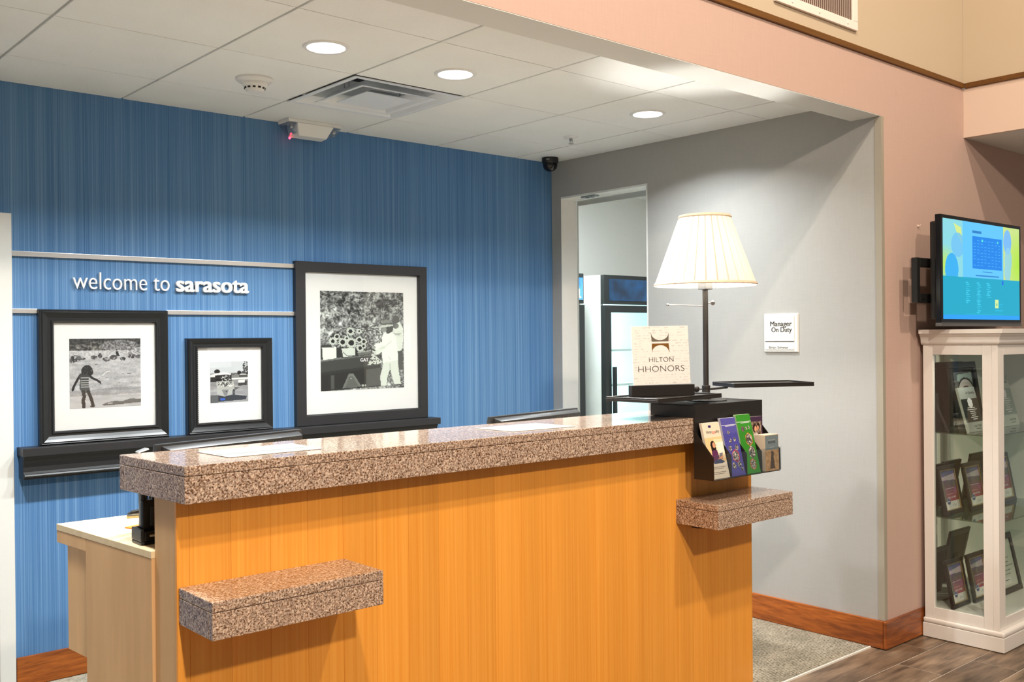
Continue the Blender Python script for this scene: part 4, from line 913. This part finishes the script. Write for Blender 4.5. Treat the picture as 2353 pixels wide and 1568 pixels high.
# pleated shade
m = MB(); n = 336; rings = []
for (z, r) in ((1.722, .2120), (1.80, .1835), (1.90, .1470), (2.004, .1090)):
    ring = []
    for k in range(n):
        a = 2 * math.pi * k / n; rr = r * (.950 if k % 12 == 0 else 1.0)
        ring.append(m.v(LX + rr * math.cos(a), LY + rr * math.sin(a), z))
    rings.append(ring)
for A, B in zip(rings[:-1], rings[1:]):
    for k in range(n): m.bm.faces.new([A[k], A[(k + 1) % n], B[(k + 1) % n], B[k]])
sh = m.build('lamp_shade', SHADE, t)
for (z, r) in ((1.717, .2145), (2.001, .1108)):
    MB().lathe([(r, z), (r + .002, z + .004), (r - .0035, z + .013), (r - .0060, z + .009), (r, z)], LX, LY, 72).build('ribbon_trim', SHADETRIM, sh, smooth=True)
m = MB()
for k in range(3):
    a = 2 * math.pi * k / 3 + .4; m.tube([(LX, LY, 1.985), (LX + .106 * math.cos(a), LY + .106 * math.sin(a), 1.998)], .0018, 6)
m.build('spider', CHROME, t)
bulb = emit('warm_bulb_glow', (1.0, .965, .91, 1), 600.0)
MB().ball((LX, LY, 1.825), .030, 1, 1, 1.25).build('bulb', bulb, t, smooth=True)
MB().tube([(LX, LY, 1.7355), (LX, LY, 1.786)], .014, 14).build('socket', CHROME, t, smooth=True)
# trays
def tray(N, th, a, b, z, arm_to):
    M_ = Matrix.Translation((N[0], N[1], z)) @ Matrix.Rotation(th, 4, 'Z')
    tr = MB(M_).box(0, a, 0, b, -.0180, -.0060).box(0, a, 0, .006, -.0058, 0).box(0, a, b - .006, b, -.0058, 0).box(0, .006, .0062, b - .0062, -.0058, 0).box(a - .006, a, .0062, b - .0062, -.0058, 0).build('tray', METALB, lamp, bevel=.0012, seg=1)
    p = M_ @ Vector(arm_to); MB().tube([(LX, LY, p.z - .022), (p.x, p.y, p.z - .022)], .005, 8).build('tray_arm', METALD, lamp)
    return M_, tr
T1, _ = tray((2.871, 2.446), .095, .450, .250, 1.2700, (.42, .12, 0))
T2, _ = tray((3.490, 2.552), -.483, .378, .217, 1.3010, (.02, .11, 0))
# standing sign on tray
SZ = 1.2645
e = Vector((.917, -.399, 0)).normalized(); nn = Vector((-e.y, e.x, 0))         # nn points away from the viewer
B0 = Vector((2.952, 2.650, SZ)) 
t = thing('table_sign', B0 + e * .139 + nn * .02, 'white square loyalty programme sign standing in a black base on the lamp tray', 'sign')
SB = Matrix(((e.x, nn.x, 0, B0.x), (e.y, nn.y, 0, B0.y), (0, 0, 1, SZ), (0, 0, 0, 1)))
MB(SB).box(0, .278, 0, .034, .0005, .045).build('base', plain('black_wood_base', (.014, .011, .009, 1), .4), t, bevel=.0015)
th = math.radians(4); upv = (Vector((0, 0, 1)) * math.cos(th) + nn * math.sin(th)).normalized(); ee = (e + Vector((0, 0, .028))).normalized()
upv = (upv - ee * 0.012).normalized(); ee = (ee - upv * ee.dot(upv)).normalized()
bo = SB @ Vector((.013, .010, .0455)); BW, BHt = .252, .236
FM = lambda u, v, d=0: face_mat(bo + ee * BW * u + upv * BHt * v + ee.cross(upv) * d, ee, upv)
MB(FM(0, 0)).box(0, BW, 0, BHt, -.004, -.0003).build('board', PAPER, t)
c = Canvas(110, 104, (.925, .905, .89), (0, 0, 100, 100)); rg = random.Random(5)
for r in range(22):
    x = rg.uniform(0, 6)
    while x < 98:
        L_ = rg.uniform(4, 14); g_ = rg.uniform(.80, .88)
        if rg.random() < .75: c.put(c.rect(x, 2 + r * 4.5, x + L_, 3.1 + r * 4.5 + rg.uniform(0, 1)) & (c.noise(1.5, r) > .35), (g_, g_ * .985, g_ * .975))
        x += L_ + rg.uniform(2, 6)
c.build('face_print', FM(0, 0, .0001), BW, BHt, PAPERP, t)
def emblem(flip, mat):
    pts = []; hw = .158
    N_ = 22
    if not flip:
        pts = [(-hw, .885), (-hw + .01, .735), (hw - .01, .735), (hw, .885)] + [(hw * .97 * math.cos(a), .885 - .128 * math.sin(a)) for a in [math.pi * k / N_ for k in range(1, N_)]]
    else:
        pts = [(-hw + .006, .545), (-hw + .01, .70), (hw - .01, .70), (hw - .002, .545)] + [(hw * .95 * math.cos(a), .545 + .128 * math.sin(a)) for a in [math.pi * k / N_ for k in range(1, N_)]]
    m = MB(FM(.495, 0, .0003)); m.prism([(x * BW, y * BHt) for x, y in pts], 'z', 0, .0006); m.bm.normal_update(); bmesh.ops.triangulate(m.bm, faces=[f for f in m.bm.faces if len(f.verts) > 4]); return m.build('emblem', mat, t)
emblem(False, plain('taupe_foil', S(122, 112, 98), .3, .3)); emblem(True, plain('bronze_foil', S(136, 92, 36), .3, .3))
lettering('HILTON', FM(.50, .385, .0003), BW * .43, INK, t, height=BHt * .082, align='C', offset=-.014, depth=.0004)
lettering('HHONORS', FM(.495, .220, .0003), BW * .81, INK, t, height=BHt * .10, align='C', offset=-.016, depth=.0004)

# ------------------------------------------------------------------ sign on the grey wall
y1s, y0s, z0s, z1s = 3.049, 2.845, 1.4165, 1.6180
t = thing('wall_sign', (XG - .008, 2.947, z0s), 'square cream duty manager sign on the grey wall', 'sign')
CREAM = plain('cream_sign_plastic', (.78, .77, .72, 1), .45)
MB().hexa([(XG - .0005, y0s, z0s), (XG - .0005, y1s, z0s), (XG - .0005, y1s, z1s), (XG - .0005, y0s, z1s)], [(XG - .010, y0s + .004, z0s + .004), (XG - .010, y1s - .002, z0s + .004), (XG - .010, y1s - .002, z1s - .003), (XG - .010, y0s + .004, z1s - .003)]).build('plate', CREAM, t, bevel=.0015)
box('raised_panel', CREAM, t, XG - .0135, XG - .0105, y0s + .020, y1s - .008, z0s + .058, z1s - .010, bevel=.001)
box('name_strip', CREAM, t, XG - .0130, XG - .0105, y0s + .022, y1s - .009, z0s + .014, z0s + .036, bevel=.0008, seg=1)
box('groove', INK, t, XG - .0112, XG - .0106, y0s + .022, y1s - .008, z0s + .0545, z0s + .0562)
for z in (z0s + .0125, z0s + .0365): box('groove', INKL, t, XG - .0112, XG - .0106, y0s + .022, y1s - .008, z, z + .001)
W_, H_ = y1s - y0s, z1s - z0s
SM_ = lambda u, v: SIDEM(XG - .0137, y1s - W_ * u, z1s - H_ * v)
lettering('Manager', SM_(.205, .335 + .035), W_ * .635, INK, t, height=H_ * .170, offset=.022)
lettering('On Duty', SM_(.240, .485 + .035), W_ * .600, INK, t, height=H_ * .170, offset=.022)
MS = SIDEM(XG - .0132, y1s - W_ * .165, z0s + .0195); lettering('Brian Schwan', MS, W_ * .56, INK, t, height=.0125)

# ------------------------------------------------------------------ display cabinet
t = cab = thing('display_cabinet', (5.24, 2.19, 0), 'white glazed display cabinet with glass shelves against the warm-lit wall', 'cabinet')
BX0, BX1, BY0, BY1 = 4.790, 5.690, 2.004, 2.3655
CX0, CX1, CY0 = 4.778, 5.702, 1.979
box('plinth', CABW, t, CX0, CX1, CY0, 2.372, .003, .072, bevel=.003)
MB().box(CX0, CX1, CY0, 2.372, .0725, .098).build('plinth_moulding', CABW, t, bevel=.011, seg=4, smooth=True)
box('bottom_deck', CABW, t, BX0 + .002, BX1 - .002, BY0 + .002, BY1, .0985, .150)
# left side frame
box('stile', CABW, t, BX0, BX0 + .022, 2.3165, 2.3655, .0985, 1.450, bevel=.0012)
box('stile', CABW, t, BX0, BX0 + .022, 2.032, 2.0760, .0985, 1.450, bevel=.0012)
box('rail', CABW, t, BX0 + .0008, BX0 + .022, 2.0765, 2.3160, 1.402, 1.450, bevel=.0012)
box('rail', CABW, t, BX0 + .0008, BX0 + .022, 2.0765, 2.3160, .0985, .152, bevel=.0012)
box('corner_post', CABW, t, BX0, BX0 + .022, BY0, 2.0315, .0985, 1.450, bevel=.0012)
box('corner_post', CABW, t, BX1 - .022, BX1, BY0, 2.0315, .0985, 1.450, bevel=.0012)
box('side_panel', CABW, t, BX1 - .022, BX1, 2.032, BY1, .0985, 1.450)
box('side_glass', CABGLASS, t, BX0 + .009, BX0 + .013, 2.0770, 2.3155, .1525, 1.4015)
# front door
d = MB().box(BX0 + .0225, BX0 + .068, BY0 + .0005, BY0 + .022, .0985, 1.450).box(BX1 - .068, BX1 - .0225, BY0 + .0005, BY0 + .022, .0985, 1.450).box(BX0 + .0685, BX1 - .0685, BY0 + .0005, BY0 + .022, 1.402, 1.450).box(BX0 + .0685, BX1 - .0685, BY0 + .0005, BY0 + .022, .0985, .152)
dr = d.build('door', CABW, t, bevel=.0012)
box('door_glass', CABGLASS, dr, BX0 + .0685, BX1 - .0685, BY0 + .009, BY0 + .013, .1525, 1.4015)
box('back_mirror', MIRROR, t, BX0 + .023, BX1 - .023, 2.352, 2.356, .151, 1.449)
box('back_board', CABW, t, BX0 + .023, BX1 - .023, 2.3565, 2.3655, .151, 1.449)
# cornice
m = MB()
def oblong(o, z): return [(4.790 - o, 2.004 - o, z), (5.690 + o, 2.004 - o, z), (5.690 + o, 2.3700, z), (4.790 - o, 2.3700, z)]
PR = [(0.000, 1.4505), (.006, 1.4525), (.012, 1.458), (.014, 1.464), (.0145, 1.476), (.018, 1.488), (.026, 1.498), (.028, 1.503), (.036, 1.506), (.037, 1.526)]
lo_ = [[m.v(*p) for p in oblong(o, z)] for o, z in PR]
for A, B in zip(lo_[:-1], lo_[1:]):
    for k in range(4): m.bm.faces.new([A[k], A[(k + 1) % 4], B[(k + 1) % 4], B[k]])
m.bm.faces.new(lo_[0]); m.bm.faces.new(lo_[-1]); m.build('cornice', CABW, t)
for z in (1.012, .594): box('glass_shelf', SHELFGL, t, BX0 + .0235, BX1 - .0235, 2.030, 2.3515, z, z + .006, bevel=.0006, seg=1)
pu = box('light_housing', CABW, t, BX0 + .10, BX0 + .19, 2.12, 2.20, 1.418, 1.4495, bevel=.003)
box('lamp_glass', emit('cabinet_lamp_glow', (1, .94, .86, 1), 36.0), pu, BX0 + .105, BX0 + .185, 2.125, 2.195, 1.4155, 1.4178)
for (z, y) in ((1.36, 2.3495), (1.36, 2.06)): box('hinge', GOLD, t, BX0 + .0225, BX0 + .032, y - .02, y + .001, z, z + .03)

# ------------------------------------------------------------------ award frames in the cabinet
def fame_cert():
    c = Canvas(64, 78, (.30, .30, .31), (0, 0, 100, 122)); n = c.noise(14, 31); n2 = c.noise(9, 32)
    m = c.rect(0, 0, 100, 96); u = np.clip(c.Y / 96, 0, 1)
    c.a[m] = np.stack([.20 + .42 * u + .25 * (n - .5), .20 + .10 * (1 - u) + .15 * (n2 - .5), .56 - .38 * u + .3 * (n - .5)], -1)[m]
    c.put(c.poly([(0, 22), (100, 14), (100, 34), (0, 30)]), (.88, .82, .84), .75); c.put(c.ell(4, 26, 5, 4), (1, 1, 1)); c.put(c.poly([(0, 32), (14, 34), (26, 96), (0, 96)]), (.32, .32, .33))
    c.put(c.rect(22, 56, 82, 57.5) | c.rect(24, 65, 84, 66.3), (.85, .75, .85)); c.put(c.rect(26, 74, 70, 75), (.85, .6, .6))
    c.put(c.rect(0, 96, 100, 122), (.93, .92, .90)); c.put(c.ell(30, 96, 12, 10), (.55, .62, .75)); c.put(c.ell(30, 96, 10, 8), (.12, .18, .42)); c.put(c.rect(22, 94, 38, 97), (.8, .82, .88))
    c.put(c.line([(55, 110), (62, 104), (68, 111), (76, 106)], 1.6), (.35, .35, .35)); c.a = c.a * .78 + .20; return c
FAME = fame_cert()
def easel_frame(name, label, x0, y0, z0, wd, ht, tilt, cert, cat, group, border=.022, fm=None, lip=True, yaw=0.0, words=None):
    upv = Vector((math.sin(yaw) * -math.sin(tilt), math.sin(tilt), math.cos(tilt))); right = Vector((math.cos(yaw), math.sin(yaw), 0))
    upv = (upv - right * upv.dot(right)).normalized()
    M_ = face_mat((x0, y0, z0), right, upv)
    t = thing(name, M_ @ Vector((wd / 2, 0, 0)), label, cat, group)
    m = MB(M_); b = border
    m.box(0, wd, 0, b, -.014, 0).box(0, wd, ht - b, ht, -.014, 0).box(0, b, b + .0002, ht - b - .0002, -.014, 0).box(wd - b, wd, b + .0002, ht - b - .0002, -.014, 0)
    m.build('frame', fm or BLACKF, t, bevel=.003)
    if lip:
        g = MB(M_); q = .004
        g.box(b, wd - b, b, b + q, -.006, -.001).box(b, wd - b, ht - b - q, ht - b, -.006, -.001).box(b, b + q, b + q, ht - b - q, -.006, -.001).box(wd - b - q, wd - b, b + q, ht - b - q, -.006, -.001).build('gold_lip', GOLD, t)
    cert.build('certificate', M_ @ Matrix.Translation((b, b, -.0075)), wd - 2 * b, ht - 2 * b, PAPERP, t)
    MB(M_).box(b, wd - b, b, ht - b, -.013, -.0085).build('backing', BLACKM, t)
    if words: lettering(words, M_ @ Matrix.Translation((b + (wd - 2 * b) * .30, b + (ht - 2 * b) * .285, -.0072)), (wd - 2 * b) * .5, INKW, t, height=.009, depth=.0003)
    st = MB(M_); bt = math.sin(tilt) * ht
    st.hexa([(wd * .42, ht * .55, -.0145), (wd * .58, ht * .55, -.0145), (wd * .58, ht * .50, -.0160), (wd * .42, ht * .50, -.0160)], [(wd * .40, .010, -.046), (wd * .60, .010, -.046), (wd * .60, .006, -.043), (wd * .40, .006, -.043)])
    st.build('easel_leg', BLACKM, t)
    return t, M_
SG = 'wall of fame certificate frames'
Z1, Z2, Z3 = 1.0185, .6005, .1507
def fame(x, y, z, label, wd=.205, ht=.245, tilt=.19): return easel_frame('framed_certificate', label, x, y, z, wd, ht, tilt, FAME, 'award', SG, words='WALL OF FAME')
fame(4.838, 2.276, Z2, 'black certificate frame on the middle glass shelf beside the wall end')
fame(5.062, 2.252, Z2, 'black certificate frame on the middle glass shelf behind the corner post')
fame(5.385, 2.247, Z2, 'black certificate frame on the middle glass shelf behind the door glass', wd=.22, ht=.26)
fame(4.816, 2.232, Z3, 'black certificate frame on the cabinet floor beside the side glass', wd=.190, ht=.235)
fame(5.010, 2.212, Z3, 'black certificate frame on the cabinet floor behind the corner post', wd=.20, ht=.24)
c = Canvas(40, 64, (.86, .87, .83), (0, 0, 100, 160)); c.put(c.rect(0, 0, 60, 22), (.25, .5, .12))
for k, (a, b_) in enumerate(((20, 70), (30, 62), (10, 90), (26, 70), (30, 66))): c.put(c.rect(a, 60 + k * 14, b_, 62.5 + k * 14), (.45, .46, .45))
c.put(c.rect(8, 128, 60, 150), (.93, .93, .91)); c.put(c.rect(20, 134, 50, 138), (.4, .4, .4))
easel_frame('framed_certificate', 'tall black certificate frame with a green corner on the cabinet floor', 5.262, 2.175, Z3, .235, .30, .22, c, 'award', None, border=.03, lip=False)
# plaques on the upper shelf
def plaque(x0, y0, wd, ht, tilt, dark, label):
    upv = Vector((0, math.sin(tilt), math.cos(tilt))); M_ = face_mat((x0, y0, Z1), (1, 0, 0), upv)
    t = thing('award_plaque', M_ @ Vector((wd / 2, 0, 0)), label, 'award', 'slanted award plaques')
    MB(M_).box(0, wd, 0, ht, -.012, 0).build('slab', plain('silver_green_plaque', (.50, .55, .50, 1), .3, .3), t, bevel=.0015)
    MB(M_).box(.004, wd - .0005, ht * .22, ht * .74, .0002, .0010).build('dark_panel', plain('plaque_panel', dark, .25), t)
    hx = MB(M_ @ Matrix.Translation((wd * .50, ht * .645, .0012))); r = wd * .15
    hx.prism([(r * math.sin(k * math.pi / 3), r * math.cos(k * math.pi / 3)) for k in range(6)], 'z', 0, .0008); hx.build('hexagon_badge', INKW, t)
    m = MB(M_)
    for k, (a, b_) in enumerate(((.28, .72), (.24, .80), (.36, .68), (.38, .70), (.42, .66), (.34, .76), (.44, .70))): m.box(wd * a, wd * b_, ht * (.53 - k * .043), ht * (.545 - k * .043), .0012, .0016)
    m.build('engraved_lines', INKW, t)
    lettering('in Quality', M_ @ Matrix.Translation((wd * .40, ht * .83, .0002)), wd * .52, INK, t, height=.016, depth=.0003, shear=.3)
    lettering('HILTON', M_ @ Matrix.Translation((wd * .42, ht * .10, .0002)), wd * .40, INK, t, height=.011, depth=.0003, offset=-.01)
    lettering('WORLDWIDE', M_ @ Matrix.Translation((wd * .48, ht * .055, .0002)), wd * .30, INK, t, height=.004, depth=.0003)
    MB(M_).hexa([(wd * .2, .004, -.045), (wd * .8, .004, -.045), (wd * .8, .004, -.040), (wd * .2, .004, -.040)], [(wd * .3, ht * .6, -.0165), (wd * .7, ht * .6, -.0165), (wd * .7, ht * .6, -.0125), (wd * .3, ht * .6, -.0125)]).build('strut', BLACKM, t)
plaque(4.880, 2.180, .185, .225, .26, (.015, .02, .016, 1), 'silver award plaque with a black panel on the upper glass shelf')
plaque(5.322, 2.190, .185, .27, .26, (.25, .32, .28, 1), 'silver award plaque with a grey green panel behind the door glass')
# big black frame with round seal, its side towards the side glass
c = Canvas(70, 80, (.10, .10, .10), (0, 0, 100, 115)); c.put(c.rect(10, 8, 92, 108), (.36, .37, .35)); c.put(c.poly([(26, 14), (92, 10), (92, 60), (40, 30), (22, 26)]), (.62, .70, .66))
th_ = np.arctan2(c.Y - 62, c.X - 58); rr_ = np.hypot((c.X - 58), (c.Y - 62))
c.put(rr_ < 42 + 1.2 * np.sin(th_ * 40), (.08, .07, .06)); c.put(rr_ < 38, (.80, .78, .74)); c.put(rr_ < 25, (.55, .32, .22)); c.put(rr_ < 23.5, (.13, .14, .14)); c.put((rr_ < 21) & (c.noise(2, 4) > .66), (.55, .55, .5))
easel_frame('framed_certificate', 'large black frame with a round white seal on the upper glass shelf', 4.945, 2.262, Z1, .31, .345, .15, c, 'award', None, border=.03, lip=False)
MB_ = thing('photo_easel', (4.86, 2.24, Z1), 'dark folded easel back standing in the shelf corner', 'easel')
MB().prism([(2.320, Z1 + .0005), (2.335, Z1 + .0005), (2.345, Z1 + .19), (2.335, Z1 + .19)], 'x', 4.816, 4.885).build('panel', BLACKM, MB_)
MB().prism([(2.250, Z1 + .0005), (2.262, Z1 + .0005), (2.3345, Z1 + .17), (2.3300, Z1 + .18)], 'x', 4.822, 4.826).build('strut', BLACKM, MB_)

# ------------------------------------------------------------------ television on its arm
TY = 2.200; tx0, tx1, tz0, tz1 = 4.642, 5.562, 1.545, 2.077
t = tv = thing('television', ((tx0 + tx1) / 2, TY + .03, tz0), 'wall mounted flat television showing a blue and teal page above the cabinet', 'television')
box('casing', plain('tv_gloss_black', (.008, .008, .009, 1), .12), t, tx0, tx1, TY + .0012, TY + .030, tz0 + .012, tz1, bevel=.004)
box('back_housing', BLACKP, t, tx0 + .012, tx1 - .012, TY + .0305, TY + .062, tz0 + .03, tz1 - .03, bevel=.01)
box('lower_trim', plain('tv_grey_trim', (.13, .13, .125, 1), .3, .4), t, tx0, tx1, TY - .001, TY + .030, tz0 - .004, tz0 + .0115, bevel=.002)
c = Canvas(280, 156, (.30, .74, .96), (0, 0, 100, 56)); 
tp = c.Y < 32
c.put(tp & (c.X < 24), (.55, .86, .90)); c.put(tp & (c.X > 77), (.80, .90, .55))
yl = np.clip(1 - np.hypot((c.X - 2) / 14, (c.Y - 26) / 12), 0, 1); c.a = c.a * (1 - (yl * tp)[..., None]) + np.array((.78, .92, .35)) * (yl * tp)[..., None]
yl = np.clip(1 - np.hypot((c.X - 98) / 16, (c.Y - 22) / 22), 0, 1); c.a = c.a * (1 - (yl * tp)[..., None]) + np.array((.70, .92, .25)) * (yl * tp)[..., None]
c.put(c.poly([(13, 2), (22, 4), (24, 14), (18, 9)]), (.85, .93, .55)); c.put(c.ell(18, 14, 8, 7), (.42, .76, .97), .8); c.put(c.ell(10.5, 28, 8, 9) & tp, (.20, .70, .96))
c.put(c.ell(83, 9, 5.5, 7.5) & tp, (.48, .74, .97)); c.put(c.ell(84, 20, 5, 8) | c.ell(83, 27, 4.5, 6), (.55, .82, .95), .8)
c.put(tp & (c.X >= 24) & (c.X <= 77), (.38, .79, .99))
c.put(c.rect(36, 8, 75, 26.5), (.02, .53, .93)); 
for r in range(9):
    for q in range(8):
        if (r * 5 + q * 3) % 7: c.put(c.rect(37.5 + q * 4.7, 10 + r * 1.8, 40.2 + q * 4.7, 10.5 + r * 1.8), (.25, .70, 1.0))
c.put(c.rect(48, 9.3, 50, 10.8) | c.rect(69, 9.3, 70.5, 10.8), (.3, .9, .9)); c.put(c.rect(36, 4.6, 48, 6.0), (.12, .50, .80)); c.put(c.rect(49, 28, 62, 28.5) | c.rect(40, 30.2, 71, 30.7), (.15, .52, .82))
c.put(c.Y >= 32, (.02, .67, .80)); c.put(c.Y >= 53.5, (.12, .64, .98))
for x, n_ in ((27, 11), (41, 16), (54, 8)):
    for k in range(n_): c.put(c.rect(x + (k % 3 > 0), 34.5 + k * 1.15, x + 3.5 + ((k * 7) % 5) * .7, 35.1 + k * 1.15), (.20, .80, .93))
c.put(c.rect(74.5, 32.5, 77, 35), (.05, .45, .92)); c.put(c.rect(65.5, 44, 70, 49), (.85, .95, .65)); c.put(c.rect(66.8, 46.4, 68.6, 47.8), (.5, .8, .6)); c.put(c.rect(71, 46.5, 76, 47) | c.rect(71, 48, 75, 48.5) | c.rect(65, 50.4, 76, 50.9), (.12, .74, .90)); c.put(c.rect(27, 52.6, 77, 53), (.1, .73, .86))
c.build('screen', WALLM(tx0 + .020, TY + .0008, tz0 + .030), tx1 - tx0 - .042, tz1 - tz0 - .048, SCREEN, t)
t = thing('tv_wall_mount', (5.0, 2.36, 1.62), 'black articulated wall bracket holding the television', 'bracket')
box('wall_plate', BLACKP, t, 4.93, 5.13, 2.376, 2.3915, 1.62, 1.93, bevel=.002)
m = MB().box(4.575, 4.607, 2.285, 2.315, 1.655, 1.872).box(4.6075, 4.99, 2.285, 2.315, 1.828, 1.872).box(4.6075, 4.99, 2.285, 2.315, 1.655, 1.700)
m.build('arm', BLACKP, t, bevel=.004)
box('pivot', BLACKP, t, 4.99, 5.07, 2.263, 2.3755, 1.66, 1.87, bevel=.003)
box('cable_clip', CHROME, t, 4.615, 4.64, 2.283, 2.2848, 1.672, 1.676)
o = MB().tube([(4.80, YP - .0005, 2.045), (4.80, YP - .012, 2.045), (4.80, YP - .016, 2.052)], .003, 8).ball((4.80, YP - .002, 2.045), .007, 1, .4, 1).build('wall_hook', plain('cream_hook', S(226, 206, 192), .5), None); tag(o, 'tiny white hook on the warm-lit wall above the bracket', 'hook')

# ------------------------------------------------------------------ drink coolers in the vending room
COOLB = plain('cooler_black', (.018, .022, .022, 1), .3)
COOLS = plain('cooler_side_panel', (.62, .66, .62, 1), .4)
def cooler(x0, label, word, hdr, opened):
    x1 = x0 + .72; y0, y1, h = 5.80, 6.52, 2.035
    t = thing('drink_cooler', ((x0 + x1) / 2, 6.15, 0), label, 'cooler', 'glass door drink coolers')
    for xs in ((x0, x0 + .03), (x1 - .03, x1)): box('side_panel', COOLS, t, xs[0], xs[1], y0 + .055, y1, .06, h, bevel=.002)
    box('back_panel', COOLS, t, x0 + .0305, x1 - .0305, y1 - .03, y1, .06, h)
    box('top_panel', COOLS, t, x0 + .0305, x1 - .0305, y0 + .055, y1 - .0305, h - .03, h)
    box('base_grille', COOLB, t, x0, x1, y0 + .02, y1, .0, .0595)
    box('deck', COOLB, t, x0 + .0305, x1 - .0305, y0 + .06, y1 - .0305, .06, .16)
    hd = MB().box(x0, x1, y0 + .010, y0 + .0545, 1.785, h).build('header', COOLB, t, bevel=.004)
    box('sign_face', hdr, hd, x0 + (.06 if opened else .012), x1 - (.06 if opened else .012), y0 + .006, y0 + .0098, 1.815, h - .035, bevel=.0005, seg=1)
    if word: lettering(word, WALLM(x1 - .085, y0 + .0052, 1.830), .05, INKW, hd, height=.075, offset=.02)
    d = MB().box(x0, x0 + .075, y0, y0 + .054, .062, 1.775).box(x1 - .075, x1, y0, y0 + .054, .062, 1.775).box(x0 + .0755, x1 - .0755, y0, y0 + .054, 1.715, 1.775).box(x0 + .0755, x1 - .0755, y0, y0 + .054, .062, .16).build('door', COOLB, t, bevel=.004)
    box('glass', CABGLASS, d, x0 + .0755, x1 - .0755, y0 + .02, y0 + .026, .1605, 1.7145)
    box('handle', COOLB, d, x0 + .080, x0 + .105, y0 - .035, y0 - .0005, .85, 1.25, bevel=.004)
    if opened:
        box('interior_light', emit('cooler_glow', (.52, .88, 1.0, 1), 8.0), t, x0 + .0355, x1 - .0355, y1 - .0345, y1 - .0308, .165, 1.99)
        for z in (.50, .80, 1.08, 1.38):
            m = MB().box(x0 + .08, x1 - .035, y0 + .07, y0 + .078, z, z + .018)
            for k in range(20): m.box(x0 + .09 + k * .030, x0 + .093 + k * .030, y0 + .079, y1 - .06, z + .004, z + .008)
            m.build('wire_shelf', PLASTW, t)
    else:
        box('interior_light', emit('cooler_dim', (.45, .75, .9, 1), .5), t, x0 + .0355, x1 - .0355, y1 - .0345, y1 - .0308, .165, 1.99)
def blue_header(name, s, c0, c1):
    m, nt, b = new_mat(name); tc = nt.nodes.new('ShaderNodeTexCoord'); g = nt.nodes.new('ShaderNodeTexNoise'); g.inputs['Scale'].default_value = 5; nt.links.new(tc.outputs['Object'], g.inputs['Vector'])
    r = ramp(nt, g.outputs['Fac'], [(.35, c0), (.65, c1)]); nt.links.new(r.outputs[0], b.inputs['Emission Color']); b.inputs['Emission Strength'].default_value = s; b.inputs['Base Color'].default_value = (.01, .02, .04, 1); b.inputs['Roughness'].default_value = .1; return m
cooler(6.133, 'black glass door drink cooler glowing pale blue with a dim header', None, blue_header('dim_header_glow', .45, (.01, .03, .06, 1), (.02, .22, .60, 1)), True)
cooler(5.167, 'dark drink cooler with a bright blue header behind the doorway edge', 'd.', blue_header('bright_header_glow', 1.3, (.01, .12, .75, 1), (.15, .55, 1, 1)), False)
